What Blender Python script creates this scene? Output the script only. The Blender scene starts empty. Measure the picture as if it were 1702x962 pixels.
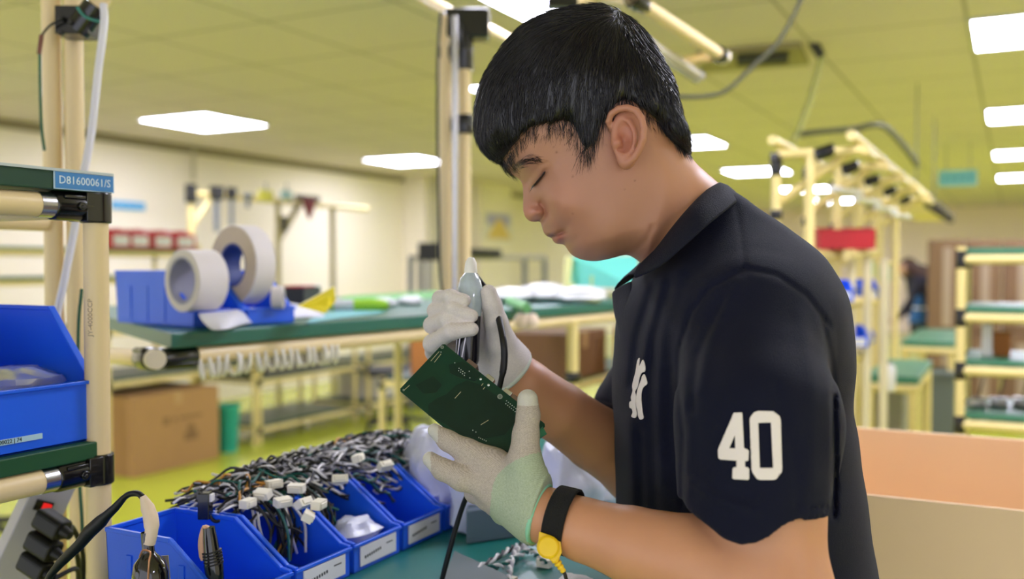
import bpy, math, random, os
import numpy as np
from mathutils import Vector, Matrix
from mathutils.bvhtree import BVHTree
from mathutils.geometry import delaunay_2d_cdt

random.seed(7); rng = np.random.default_rng(7)
sc = bpy.context.scene
COL = sc.collection

# ------------------------------------------------------------------ camera
CAMZ = 1.35; YAW = math.radians(27.5); PITCH = math.atan(40 / 1600); F = 1600.0
fwd = Vector((-math.sin(YAW) * math.cos(PITCH), math.cos(YAW) * math.cos(PITCH), -math.sin(PITCH)))
rgt = Vector((math.cos(YAW), math.sin(YAW), 0))
upv = rgt.cross(fwd)
CAM = Vector((0, 0, CAMZ))
cam_data = bpy.data.cameras.new('camera'); cam = bpy.data.objects.new('camera', cam_data); COL.objects.link(cam)
cam_data.sensor_width = 36; cam_data.lens = F / 1702 * 36; cam_data.clip_start = 0.05; cam_data.clip_end = 100
cam.matrix_world = Matrix(((rgt.x, upv.x, -fwd.x, 0), (rgt.y, upv.y, -fwd.y, 0), (rgt.z, upv.z, -fwd.z, CAMZ), (0, 0, 0, 1)))
cam_data.dof.use_dof = True; cam_data.dof.focus_distance = 0.955; cam_data.dof.aperture_fstop = 3.3
sc.camera = cam

# ------------------------------------------------------------------ light and exposure
sc.view_settings.view_transform = 'Standard'; sc.view_settings.look = 'None'
sc.view_settings.exposure = 0.09; sc.view_settings.gamma = 1.0; sc.view_settings.use_curve_mapping = False
W = bpy.data.worlds.new('world'); sc.world = W; W.use_nodes = True
W.node_tree.nodes['Background'].inputs[0].default_value = (0.86, 0.88, 1.0, 1)
W.node_tree.nodes['Background'].inputs[1].default_value = 1.75
PANEL = 27.0            # strength of a ceiling light panel
sc.cycles.use_denoising = True
sc.cycles.max_bounces = 8; sc.cycles.diffuse_bounces = 5
sc.cycles.sample_clamp_indirect = 6.0

# ------------------------------------------------------------------ picture -> place helpers
def VV(px, py, d):                      # view space (right, up, depth)
    return np.array([(px - 851) / F * d, -(py - 481) / F * d, d])
def v2w(v): return CAM + rgt * float(v[0]) + upv * float(v[1]) + fwd * float(v[2])
def at_d(px, py, d): return v2w(VV(px, py, d))
def ray(px, py): return rgt * ((px - 851) / F) + upv * (-(py - 481) / F) + fwd
def at_z(px, py, z): r = ray(px, py); return CAM + r * ((z - CAMZ) / r.z)
def at_x(px, py, x): r = ray(px, py); return CAM + r * (x / r.x)
def at_y(px, py, y): r = ray(px, py); return CAM + r * (y / r.y)

# ------------------------------------------------------------------ materials
def lin(c): return tuple(((v / 255) / 12.92 if v / 255 <= .04045 else ((v / 255 + .055) / 1.055) ** 2.4) for v in c)
MATS = {}
def mat(name, rgb, rough=.5, metal=0, vary=0.0, scale=20, bump=0.0, bscale=60, alpha=1, trans=0, spec=.5, emit=0, sss=0, coat=0, stretch=None):
    if name in MATS: return MATS[name]
    m = bpy.data.materials.new(name); m.use_nodes = True; nt = m.node_tree; b = nt.nodes['Principled BSDF']
    c = lin(rgb) + (1,)
    b.inputs['Base Color'].default_value = c; b.inputs['Roughness'].default_value = rough
    b.inputs['Metallic'].default_value = metal; b.inputs['Specular IOR Level'].default_value = spec
    b.inputs['Alpha'].default_value = alpha; b.inputs['Transmission Weight'].default_value = trans
    b.inputs['Coat Weight'].default_value = coat
    if emit: b.inputs['Emission Color'].default_value = c; b.inputs['Emission Strength'].default_value = emit
    if sss: b.inputs['Subsurface Weight'].default_value = sss; b.inputs['Subsurface Radius'].default_value = (.012, .004, .002); b.inputs['Subsurface Scale'].default_value = 1
    tc = nt.nodes.new('ShaderNodeTexCoord'); src = tc.outputs['Object']
    if stretch:
        mp = nt.nodes.new('ShaderNodeMapping'); mp.inputs['Scale'].default_value = stretch
        nt.links.new(src, mp.inputs['Vector']); src = mp.outputs['Vector']
    if vary:
        n = nt.nodes.new('ShaderNodeTexNoise'); n.inputs['Scale'].default_value = scale; n.inputs['Detail'].default_value = 3
        nt.links.new(src, n.inputs['Vector'])
        mx = nt.nodes.new('ShaderNodeMix'); mx.data_type = 'RGBA'
        mx.inputs['A'].default_value = tuple(max(0, v * (1 - vary)) for v in c[:3]) + (1,)
        mx.inputs['B'].default_value = tuple(min(1, v * (1 + vary)) for v in c[:3]) + (1,)
        nt.links.new(n.outputs['Fac'], mx.inputs['Factor']); nt.links.new(mx.outputs['Result'], b.inputs['Base Color'])
    if bump:
        n2 = nt.nodes.new('ShaderNodeTexNoise'); n2.inputs['Scale'].default_value = bscale; n2.inputs['Detail'].default_value = 4
        nt.links.new(src, n2.inputs['Vector'])
        bp = nt.nodes.new('ShaderNodeBump'); bp.inputs['Strength'].default_value = bump; bp.inputs['Distance'].default_value = .002
        nt.links.new(n2.outputs['Fac'], bp.inputs['Height']); nt.links.new(bp.outputs['Normal'], b.inputs['Normal'])
    MATS[name] = m; return m

CREAM = mat('cream_pipe', (232, 208, 160), .38, vary=.06, scale=4)
CREAM2 = mat('yellow_cream_pipe', (228, 208, 140), .4, vary=.06, scale=4)
BLACKP = mat('black_joint', (14, 14, 16), .22, coat=.3)
BLACKR = mat('black_rubber', (12, 12, 13), .5)
GREENB = mat('green_board', (14, 62, 44), .4, vary=.1, scale=3)
GREENM = mat('green_mat', (20, 104, 82), .45, vary=.08, scale=5)
GREENT = mat('green_table', (60, 122, 96), .4, vary=.08, scale=5)
BLUE = mat('blue_plastic', (30, 98, 240), .33, vary=.04, scale=8)
RED = mat('red_plastic', (190, 30, 44), .4)
CARD = mat('cardboard', (168, 128, 82), .85, vary=.07, scale=9, bump=.2, bscale=90)
CARDL = mat('light_cardboard', (242, 212, 178), .85, vary=.04, scale=6, bump=.12, bscale=60)
CARDD = mat('brown_cardboard', (128, 98, 74), .8, vary=.1, scale=4)
CARDO = mat('orange_cardboard', (176, 112, 56), .8, vary=.1, scale=4)
WHITE = mat('white_plastic', (232, 230, 232), .45)
PAPER = mat('paper', (225, 224, 230), .7, vary=.03)
CHROME = mat('chrome', (190, 190, 195), .25, metal=1)
GREYM = mat('grey_metal', (110, 116, 124), .45, metal=.3)
TAPE = mat('masking_tape', (216, 208, 196), .75, vary=.04, scale=30)
TAPES = mat('tape_roll_side', (196, 180, 156), .8, vary=.06, scale=90)
CORE = mat('tape_core', (150, 150, 170), .7)
INK = mat('ink', (30, 32, 40), .6)

# ------------------------------------------------------------------ mesh builder
class MB:
    def __init__(s): s.v = []; s.f = []; s.m = []
    def _add(s, vs, fs, mi=0):
        o = len(s.v); s.v += [tuple(v) for v in vs]; s.f += [tuple(i + o for i in f) for f in fs]; s.m += [mi] * len(fs); return s
    def box(s, lo, hi, mi=0, M=None):
        x0, y0, z0 = lo; x1, y1, z1 = hi
        vs = [Vector(p) for p in ((x0, y0, z0), (x1, y0, z0), (x1, y1, z0), (x0, y1, z0), (x0, y0, z1), (x1, y0, z1), (x1, y1, z1), (x0, y1, z1))]
        if M is not None: vs = [M @ v for v in vs]
        return s._add(vs, [(3, 2, 1, 0), (4, 5, 6, 7), (0, 1, 5, 4), (1, 2, 6, 5), (2, 3, 7, 6), (3, 0, 4, 7)], mi)
    def tube(s, pts, r, n=12, mi=0, caps=True):
        pts = [Vector(p) for p in pts]; rs = r if isinstance(r, (list, tuple)) else [r] * len(pts)
        vs = []; fs = []; up = None
        for i, p in enumerate(pts):
            t = (pts[min(i + 1, len(pts) - 1)] - pts[max(i - 1, 0)]).normalized()
            if up is None: up = Vector((0, 0, 1)) if abs(t.z) < .9 else Vector((1, 0, 0))
            a = t.cross(up)
            a = a.normalized() if a.length > 1e-6 else t.orthogonal().normalized()
            b = t.cross(a).normalized(); up = -b if False else up
            for k in range(n):
                an = 2 * math.pi * k / n; vs.append(p + (a * math.cos(an) + b * math.sin(an)) * rs[i])
        for i in range(len(pts) - 1):
            for k in range(n):
                q = (k + 1) % n; fs.append((i * n + k, i * n + q, (i + 1) * n + q, (i + 1) * n + k))
        if caps: fs.append(tuple(range(n))[::-1]); fs.append(tuple((len(pts) - 1) * n + k for k in range(n)))
        return s._add(vs, fs, mi)
    def prism(s, poly, h0, h1, M=None, mi=0):      # poly in xy, extruded in z
        n = len(poly); vs = [Vector((x, y, h0)) for x, y in poly] + [Vector((x, y, h1)) for x, y in poly]
        if M is not None: vs = [M @ v for v in vs]
        return s._add(vs, [tuple(range(n))[::-1], tuple(range(n, 2 * n))] + [(i, (i + 1) % n, n + (i + 1) % n, n + i) for i in range(n)], mi)
    def lathe(s, prof, M=None, n=24, mi=0):        # prof (r, z)
        vs = []; fs = []
        for r, z in prof:
            for k in range(n):
                a = 2 * math.pi * k / n; v = Vector((r * math.cos(a), r * math.sin(a), z)); vs.append(M @ v if M is not None else v)
        for i in range(len(prof) - 1):
            for k in range(n):
                q = (k + 1) % n; fs.append((i * n + k, i * n + q, (i + 1) * n + q, (i + 1) * n + k))
        return s._add(vs, fs, mi)
    def build(s, name, mats, parent=None, smooth=False, bevel=0, loc=None):
        me = bpy.data.meshes.new(name); me.from_pydata(s.v, [], s.f)
        for m in (mats if isinstance(mats, (list, tuple)) else [mats]): me.materials.append(m)
        me.polygons.foreach_set('material_index', s.m)
        if smooth: me.polygons.foreach_set('use_smooth', [True] * len(me.polygons))
        me.update(); o = bpy.data.objects.new(name, me); COL.objects.link(o)
        if smooth:
            try: me.set_sharp_from_angle(angle=math.radians(40))
            except Exception: pass
        if bevel:
            b = o.modifiers.new('bevel', 'BEVEL'); b.width = bevel; b.segments = 2; b.limit_method = 'ANGLE'; b.harden_normals = False
        if parent is not None:
            o.parent = parent
            o.matrix_parent_inverse = parent.matrix_world.inverted() if loc is None else Matrix.Identity(4)
        if loc is not None: o.location = loc
        return o

def tag(o, label=None, cat=None, group=None, kind=None):
    if label: o['label'] = label
    if cat: o['category'] = cat
    if group: o['group'] = group
    if kind: o['kind'] = kind
    return o
def empty(name, loc, label, cat, group=None, rot=None):
    o = bpy.data.objects.new(name, None); COL.objects.link(o); o.location = loc; o.empty_display_size = .05
    if rot is not None: o.rotation_euler = rot
    o.matrix_world = Matrix.Translation(Vector(loc)) if rot is None else Matrix.LocRotScale(Vector(loc), __import__('mathutils').Euler(rot), None)
    return tag(o, label, cat, group)
def copy_tree(o, parent=None):
    c = o.copy(); COL.objects.link(c)
    if parent is not None: c.parent = parent
    for ch in list(o.children): copy_tree(ch, c)
    return c
def struct(mb, name, mats, **k): return tag(mb.build(name, mats, **k), kind='structure')
def basis(o, x, y, z): return Matrix(((x[0], y[0], z[0], o[0]), (x[1], y[1], z[1], o[1]), (x[2], y[2], z[2], o[2]), (0, 0, 0, 1)))
def spline(pts, n=8):                  # catmull-rom through points
    P = [Vector(p) for p in pts]; P = [P[0] * 2 - P[1]] + P + [P[-1] * 2 - P[-2]]; out = []
    for i in range(1, len(P) - 2):
        a, b, c, d = P[i - 1:i + 3]
        for k in range(n):
            t = k / n; out.append(.5 * ((2 * b) + (c - a) * t + (2 * a - 5 * b + 4 * c - d) * t * t + (3 * b - a - 3 * c + d) * t ** 3))
    out.append(P[-2]); return out
def text_mesh(name, s, size, mtl, M, parent=None, align='CENTER', depth=.0002):
    cu = bpy.data.curves.new(name, 'FONT'); cu.body = s; cu.size = size; cu.align_x = align; cu.align_y = 'CENTER'; cu.extrude = depth; cu.resolution_u = 2
    t = bpy.data.objects.new(name, cu); COL.objects.link(t)
    me = bpy.data.meshes.new_from_object(t.evaluated_get(bpy.context.evaluated_depsgraph_get()))
    bpy.data.objects.remove(t); me.materials.clear(); me.materials.append(mtl); me.transform(M)
    o = bpy.data.objects.new(name, me); COL.objects.link(o)
    if parent is not None: o.parent = parent; o.matrix_parent_inverse = parent.matrix_world.inverted()
    return o
# ================================================================== the room
TILE = .735; GX = -.205; GY = 4.25; CEIL = 2.5; XL = -7.05; XR = 5.0; YB = 21.0; YF = -3.0
def floor_mat():
    m = mat('floor_epoxy', (188, 198, 62), .16, vary=.06, scale=.7, spec=.6); return m
def ceil_mat():
    m = bpy.data.materials.new('ceiling_tiles'); m.use_nodes = True; nt = m.node_tree; b = nt.nodes['Principled BSDF']
    tc = nt.nodes.new('ShaderNodeTexCoord'); sp = nt.nodes.new('ShaderNodeSeparateXYZ'); nt.links.new(tc.outputs['Object'], sp.inputs[0])
    def mth(op, a, v=None, w=None):
        n = nt.nodes.new('ShaderNodeMath'); n.operation = op; nt.links.new(a, n.inputs[0])
        if v is not None:
            if isinstance(v, (int, float)): n.inputs[1].default_value = v
            else: nt.links.new(v, n.inputs[1])
        return n.outputs[0]
    masks = []
    for ax, off in (('X', GX), ('Y', GY)):
        a = mth('SUBTRACT', sp.outputs[ax], off); a = mth('DIVIDE', a, TILE); a = mth('FRACT', a); a = mth('SUBTRACT', a, .5); a = mth('ABSOLUTE', a); masks.append(mth('GREATER_THAN', a, .488))
    k = mth('MAXIMUM', masks[0], masks[1])
    mx = nt.nodes.new('ShaderNodeMix'); mx.data_type = 'RGBA'
    mx.inputs['A'].default_value = lin((218, 206, 206)) + (1,); mx.inputs['B'].default_value = lin((172, 162, 158)) + (1,)
    nt.links.new(k, mx.inputs['Factor']); nt.links.new(mx.outputs['Result'], b.inputs['Base Color']); b.inputs['Roughness'].default_value = .8
    return m
WALLM = mat('wall_paint', (242, 232, 216), .7, vary=.02, scale=1)
WALLB = mat('back_wall_paint', (250, 230, 228), .7, vary=.02, scale=1)
TRIM = mat('grey_trim', (150, 140, 120), .7)
struct(MB().box((XL, YF, -.1), (XR, YB, 0)), 'floor', floor_mat())
struct(MB().box((XL, YF, CEIL), (XR, YB, CEIL + .1)), 'ceiling', ceil_mat())
struct(MB().box((XL - .1, YF, -.1), (XL, YB, CEIL + .1)), 'wall_left', WALLM)
struct(MB().box((XL - .1, YB, -.1), (XR + .1, YB + .1, CEIL + .1)), 'wall_back', WALLB)
struct(MB().box((XR, YF, -.1), (XR + .1, YB, CEIL + .1)), 'wall_right', WALLM)
struct(MB().box((XL, YF, CEIL - .07), (XL + .03, YB, CEIL)), 'trim_1', TRIM)
p = at_x(708, 441, XL + .35)
struct(MB().box((XL, p.y, 0), (XL + .35, p.y + .5, CEIL)), 'wall_left_pillar', WALLM)
p1 = at_x(800, 441, XL + .5)
struct(MB().box((XL, p1.y, 0), (XL + .5, p1.y + .9, CEIL)), 'wall_left_pier', WALLM)

# ceiling light panels: a thin frame with a lit diffuser
PF = mat('panel_frame', (210, 210, 200), .5)
PL = bpy.data.materials.new('panel_light'); PL.use_nodes = True
_b = PL.node_tree.nodes['Principled BSDF']; _b.inputs['Base Color'].default_value = (1, 1, 1, 1)
_b.inputs['Emission Color'].default_value = (.80, .80, 1, 1); _b.inputs['Emission Strength'].default_value = PANEL
def light_panel(cx, cy, label):
    t = empty('ceiling_light', (cx, cy, CEIL), label, 'ceiling light', 'square ceiling light panels')
    h = TILE / 2
    f = MB()
    for lo, hi in (((-h, -h), (h, -h + .02)), ((-h, h - .02), (h, h)), ((-h, -h + .02), (-h + .02, h - .02)), ((h - .02, -h + .02), (h, h - .02))):
        f.box((lo[0], lo[1], -.014), (hi[0], hi[1], -.001))
    f.build('frame', PF, t, loc=(0, 0, 0)); MB().box((-h + .02, -h + .02, -.010), (h - .02, h - .02, -.002)).build('diffuser', PL, t, loc=(0, 0, 0))
    return t
cR = GX + TILE / 2
for i, (cx, cy, lab) in enumerate([
    (cR, 5.35, 'white square ceiling light panel in the top right corner, largest of the right hand row'),
    (cR, 8.29, 'white ceiling light panel second nearest in the right hand row'),
    (cR, 11.23, 'white ceiling light panel third nearest in the right hand row'),
    (cR, 14.17, 'white ceiling light panel farthest in the right hand row'),
    (-2.78, 5.72, 'small visible piece of ceiling light panel between the upright pipes and the fringe'),
    (-2.78, 8.75, 'white ceiling light panel right behind the nape of the man'),
    (-2.78, 11.8, 'white ceiling light panel above the collar, behind the first rack post'),
    (-2.78, 14.9, 'white ceiling light panel seen low through the rack frames'),
    (-5.75, 5.72, 'white diamond shaped ceiling light panel at upper left over the tape rolls'),
    (-5.9, 8.85, 'white ceiling light panel just left of the upright centre pipes')]):
    light_panel(cx, cy, lab)
for cx in (cR, -2.78, -5.75):
    for cy in (2.4,): light_panel(cx, cy, 'white square ceiling light panel overhead, above the top of the photo')

for cy in (-.55, 2.4, 5.35, 8.29, 11.23, 14.17, 17.1): light_panel(cR + 2.94, cy, 'unseen ceiling light panel added past the right edge to brighten the room')  # unseen column, added to brighten the dim back of the room
light_panel(-5.9, 17.6, 'unseen ceiling light panel added behind the head to brighten the far end')  # added out of sight to light the far end
light_panel(-5.75, -.55, 'unseen ceiling light panel added overhead at the left to brighten the foreground')  # added out of frame as fill for the foreground
light_panel(-2.78, 17.8, 'ceiling light panel added to brighten the far wall')  # added to lift the dark far wall
# exit style sign hanging from the ceiling
def hanging_sign():
    c = at_d(1592, 296, 9.0)
    t = empty('hanging_sign', c, 'small pale blue sign hung from ceiling at far right', 'sign')
    w, h = 58 / F * 9, 26 / F * 9
    MB().box((-w / 2, -.02, -h / 2), (w / 2, .02, h / 2)).build('panel', mat('teal_sign', (120, 190, 190), .5), t, loc=(0, 0, 0))
    b = MB()
    for k in range(5): b.box((-w / 2 + .03 + k * w * .19, -.025, -h * .28), (-w / 2 + .03 + k * w * .19 + w * .09, -.0205, h * .28))
    b.build('lettering', mat('sign_letters', (70, 150, 160), .5), t, loc=(0, 0, 0))
    MB().tube([(-.1, 0, h / 2), (-.1, 0, CEIL - c.z)], .004).build('hanger', GREYM, t, loc=(0, 0, 0))
    MB().tube([(.1, 0, h / 2), (.1, 0, CEIL - c.z)], .004).build('hanger', GREYM, t, loc=(0, 0, 0))
hanging_sign()

# wall signs and poster
def wall_sign():
    a = at_x(186, 333, XL + .01); b = at_x(240, 350, XL + .01)
    t = tag(MB().box((XL + .001, a.y, b.z), (XL + .02, b.y, a.z)).build('wall_sign', mat('sign_blue', (90, 170, 225), .5)), 'small sky blue sign on the cream wall above the red bins', 'sign')
    m = MB(); L = b.y - a.y
    for k in range(4): m.box((XL + .0201, a.y + L * (.07 + k * .24), b.z + .03), (XL + .024, a.y + L * (.2 + k * .24), a.z - .03))
    m.build('lettering', mat('sign_pale', (160, 205, 235), .5), t)
wall_sign()
def poster():
    x = XL + .5
    a = at_x(803, 350, x); b = at_x(850, 402, x)
    t = tag(MB().box((x + .002, a.y, b.z), (x + .012, b.y, a.z)).build('poster', mat('poster_paper', (225, 220, 215), .6)), 'poster with a lilac top and a yellow shape on the far pale pillar', 'poster')
    L = b.y - a.y; H = a.z - b.z
    MB().box((x + .0125, a.y + L * .1, b.z + H * .55), (x + .014, a.y + L * .9, a.z - H * .08)).build('lilac_panel', mat('lilac', (170, 165, 215), .6), t)
    MB()._add([(x + .016, a.y + L * .1, b.z + H * .08), (x + .016, a.y + L * .95, b.z + H * .08), (x + .016, a.y + L * .62, b.z + H * .75), (x + .016, a.y + L * .45, b.z + H * .75), (x + .0126, a.y + L * .1, b.z + H * .08), (x + .0126, a.y + L * .95, b.z + H * .08), (x + .0126, a.y + L * .62, b.z + H * .75), (x + .0126, a.y + L * .45, b.z + H * .75)], [(0, 1, 2, 3), (0, 4, 5, 1), (1, 5, 6, 2), (2, 6, 7, 3), (3, 7, 4, 0)]).build('yellow_shape', mat('poster_yellow', (225, 195, 110), .6), t)
poster()
# ================================================================== implicit-surface toolkit (numpy) for organic shapes
QUICK = 1.0
def smin(a, b, k): h = np.clip(.5 + .5 * (b - a) / k, 0, 1); return b + (a - b) * h - k * h * (1 - h)
def smax(a, b, k): return -smin(-a, -b, k)
def cap(P, a, b, ra, rb):
    ab = b - a; t = np.clip(((P - a) @ ab) / max(ab @ ab, 1e-12), 0, 1); return np.linalg.norm(P - a - t[:, None] * ab, axis=1) - (ra + (rb - ra) * t)
def chain(P, pts, k=.004):                      # pts: [(px, py, d, r)]
    r = None
    for q, w in zip(pts[:-1], pts[1:]):
        c = cap(P, VV(*q[:3]), VV(*w[:3]), q[3], w[3]); r = c if r is None else smin(r, c, k)
    return r
def ell(P, c, rad, R=None):
    q = P - c
    if R is not None: q = q @ R
    rad = np.asarray(rad, float); k0 = np.linalg.norm(q / rad, axis=1); k1 = np.linalg.norm(q / rad ** 2, axis=1)
    return np.where(k1 > 1e-9, k0 * (k0 - 1) / np.maximum(k1, 1e-9), -rad.min())
def seg_dist2d(X, Y, pts, closed=False):
    n = len(pts); d = np.full(X.shape, 1e9)
    for i in range(n if closed else n - 1):
        ax, ay = pts[i]; bx, by = pts[(i + 1) % n]; dx, dy = bx - ax, by - ay
        t = np.clip(((X - ax) * dx + (Y - ay) * dy) / (dx * dx + dy * dy + 1e-12), 0, 1); d = np.minimum(d, np.hypot(X - ax - t * dx, Y - ay - t * dy))
    return d
def poly_sd(X, Y, pts):                 # positive inside
    d = seg_dist2d(X, Y, pts, True); ins = np.zeros(X.shape, bool); n = len(pts)
    for i in range(n):
        ax, ay = pts[i]; bx, by = pts[(i + 1) % n]
        if ay == by: continue
        c = ((ay > Y) != (by > Y)) & (X < (bx - ax) * (Y - ay) / (by - ay) + ax); ins ^= c
    return np.where(ins, d, -d)
def smooth_poly(pts, n=5):
    P = [Vector((x, y, 0)) for x, y in pts]; N = len(P); out = []
    for i in range(N):
        a, b, c, d = P[i - 1], P[i], P[(i + 1) % N], P[(i + 2) % N]
        for k in range(n):
            t = k / n; q = .5 * ((2 * b) + (c - a) * t + (2 * a - 5 * b + 4 * c - d) * t * t + (3 * b - a - 3 * c + d) * t ** 3); out.append((q.x, q.y))
    return out
class Field2D:                          # bilinear lookup of a 2-D map
    def __init__(s, x0, y0, st, A): s.x0, s.y0, s.st, s.A = x0, y0, st, A
    def __call__(s, X, Y):
        u = np.clip((X - s.x0) / s.st, 0, s.A.shape[1] - 1.001); v = np.clip((Y - s.y0) / s.st, 0, s.A.shape[0] - 1.001)
        i = u.astype(int); j = v.astype(int); fu = u - i; fv = v - j; A = s.A
        return (A[j, i] * (1 - fu) + A[j, i + 1] * fu) * (1 - fv) + (A[j + 1, i] * (1 - fu) + A[j + 1, i + 1] * fu) * fv
def tps(ctrl, X, Y, lam=1e-3):
    c = np.array(ctrl, float); n = len(c); s = 100.0
    def U(r2): return np.where(r2 > 1e-12, r2 * np.log(np.maximum(r2, 1e-12)), 0)
    x, y = c[:, 0] / s, c[:, 1] / s; K = U((x[:, None] - x) ** 2 + (y[:, None] - y) ** 2) + lam * np.eye(n); Pm = np.c_[np.ones(n), x, y]
    A = np.zeros((n + 3, n + 3)); A[:n, :n] = K; A[:n, n:] = Pm; A[n:, :n] = Pm.T; w = np.linalg.solve(A, np.r_[c[:, 2], 0, 0, 0])
    out = w[n] + w[n + 1] * X / s + w[n + 2] * Y / s
    for i in range(n): out = out + w[i] * U((X / s - x[i]) ** 2 + (Y / s - y[i]) ** 2)
    return out
def mesh_sdf(f, lo, hi, h, B=22, reach=1.3):       # sparse surface nets; returns verts (view space), quads
    h *= QUICK; lo = np.array(lo, float); n = np.ceil((np.array(hi) - lo) / (B * h)).astype(int)
    I, J, K = np.meshgrid(*[np.arange(k) for k in n], indexing='ij'); bl = np.c_[I.ravel(), J.ravel(), K.ravel()]
    cen = lo + (bl + .5) * B * h; v = f(cen); act = bl[np.abs(v) < B * h * reach]
    o = np.arange(-1, B + 1); g = np.stack(np.meshgrid(o, o, o, indexing='ij'), -1).reshape(-1, 3); S = B + 2
    C8 = np.array([[i, j, k] for i in (0, 1) for j in (0, 1) for k in (0, 1)])
    E = [(a, b) for a in range(8) for b in range(a + 1, 8) if np.abs(C8[a] - C8[b]).sum() == 1]
    keys = []; pos = []; quads = []
    def key(c): return (c[:, 0].astype(np.int64) + 4096) * (1 << 28) + (c[:, 1].astype(np.int64) + 4096) * (1 << 14) + (c[:, 2].astype(np.int64) + 4096)
    for b0 in act:
        base = b0 * B; val = f(lo + (g + base) * h).reshape(S, S, S).astype(np.float32)
        sg = val < 0
        if sg.all() or not sg.any(): continue
        cn = np.zeros((S - 1,) * 3, np.int8)
        for c in C8: cn += sg[c[0]:S - 1 + c[0], c[1]:S - 1 + c[1], c[2]:S - 1 + c[2]]
        cc = np.argwhere((cn > 0) & (cn < 8)); vals = np.stack([val[cc[:, 0] + c[0], cc[:, 1] + c[1], cc[:, 2] + c[2]] for c in C8], 1)
        acc = np.zeros((len(cc), 3)); cnt = np.zeros(len(cc))
        for a, b in E:
            va, vb = vals[:, a], vals[:, b]; m = (va < 0) != (vb < 0); t = np.where(m, va / np.where(m, va - vb, 1), 0)
            acc += np.where(m[:, None], C8[a] + t[:, None] * (C8[b] - C8[a]), 0); cnt += m
        gc = cc - 1 + base; keys.append(key(gc)); pos.append(lo + (gc + acc / cnt[:, None]) * h)
        for ax in range(3):
            d = np.zeros(3, int); d[ax] = 1; u = np.zeros(3, int); u[(ax + 1) % 3] = 1; w = np.zeros(3, int); w[(ax + 2) % 3] = 1
            s0 = sg[1:B + 1, 1:B + 1, 1:B + 1]; s1 = sg[1 + d[0]:B + 1 + d[0], 1 + d[1]:B + 1 + d[1], 1 + d[2]:B + 1 + d[2]]
            e = np.argwhere(s0 != s1)
            if not len(e): continue
            fl = s0[e[:, 0], e[:, 1], e[:, 2]]; c = e + base
            q = np.stack([key(c), key(c - u), key(c - u - w), key(c - w)], 1); q[~fl] = q[~fl][:, ::-1]; quads.append(q)
    keys = np.concatenate(keys); pos = np.concatenate(pos); quads = np.concatenate(quads)
    uk, ix = np.unique(keys, return_index=True); return pos[ix], np.searchsorted(uk, quads)
RM = np.array([list(rgt), list(upv), list(fwd)])
def to_world(v): return v @ RM + np.array(CAM)
def np_mesh(name, v, q, mats, parent=None, world=False, mi=None, smooth_iter=0, flip=False):
    if smooth_iter:
        a = np.concatenate([q[:, [0, 1]], q[:, [1, 2]], q[:, [2, 3]], q[:, [3, 0]]]); a = np.concatenate([a, a[:, ::-1]])
        for _ in range(smooth_iter):
            s = np.zeros_like(v); c = np.bincount(a[:, 0], minlength=len(v))
            for k in range(3): s[:, k] = np.bincount(a[:, 0], v[a[:, 1], k], minlength=len(v))
            v = v * .5 + .5 * s / np.maximum(c, 1)[:, None]
    vw = v if world else to_world(v)
    a_, b_, c_ = vw[q[:, 0]], vw[q[:, 1]], vw[q[:, 2]]
    if not flip and np.einsum('ij,ij->i', a_ - vw.mean(0), np.cross(b_ - a_, c_ - a_)).sum() < 0: q = q[:, ::-1]
    me = bpy.data.meshes.new(name); k = q.shape[1]
    me.vertices.add(len(vw)); me.vertices.foreach_set('co', vw.astype(np.float32).ravel())
    me.loops.add(q.size); me.loops.foreach_set('vertex_index', q.astype(np.int32).ravel())
    me.polygons.add(len(q)); me.polygons.foreach_set('loop_start', np.arange(0, q.size, k, dtype=np.int32)); me.polygons.foreach_set('loop_total', np.full(len(q), k, np.int32))
    me.polygons.foreach_set('use_smooth', np.ones(len(q), bool))
    for m in (mats if isinstance(mats, (list, tuple)) else [mats]): me.materials.append(m)
    if mi is not None: me.polygons.foreach_set('material_index', mi.astype(np.int32))
    me.update(calc_edges=True); me.validate()
    o = bpy.data.objects.new(name, me); COL.objects.link(o)
    if parent is not None: o.parent = parent; o.matrix_parent_inverse = parent.matrix_world.inverted()
    return o, v
def proj(v): return 851 + v[:, 0] / v[:, 2] * F, 481 - v[:, 1] / v[:, 2] * F
def bbox_px(x0, y0, x1, y1, d0, d1):
    c = np.array([VV(x, y, d) for x in (x0, x1) for y in (y0, y1) for d in (d0, d1)]); return c.min(0), c.max(0)
# ================================================================== the man
HD = 1.03; SP = HD / F
person = empty('person', at_d(1240, 1150, 1.06) * 1.0, 'man in dark navy polo shirt looking down at the circuit board in his gloved hands', 'person')
person.location.z = 0; person.matrix_world = Matrix.Translation(person.location)

HEADPOLY = smooth_poly([(840, 279), (848, 288), (860.5, 296), (867, 303), (868.5, 312), (869.5, 325), (869, 340), (870, 353), (874, 362), (881, 367.5), (890, 368.5), (897, 368),
    (900, 374), (902, 382), (905.5, 389), (911, 393.5), (917, 395.5), (919, 400), (924, 404.5), (932, 405.5), (938, 407), (942, 412), (950, 423), (966, 431), (987, 434), (1009, 431), (1036, 424), (1050, 424),
    (1075, 432), (1105, 405), (1140, 350), (1150, 300), (1138, 250), (1122, 200), (1112, 158), (1095, 115), (1065, 72), (1030, 45), (985, 32), (935, 36), (890, 55), (855, 85), (832, 125), (820, 165), (820, 205), (828, 250)], 3)
_x0, _y0, _st = 740, -20, 1.0
GX2, GY2 = np.meshgrid(np.arange(_x0, 1260, _st), np.arange(_y0, 520, _st))
D_head = Field2D(_x0, _y0, _st, poly_sd(GX2, GY2, HEADPOLY) * SP)
def plane_px(px, py, t):                # a picture feature on the near surface -> its place in the mid plane
    k = (HD - t) / HD; return 851 + (px - 851) * k, 481 + (py - 481) * k
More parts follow.
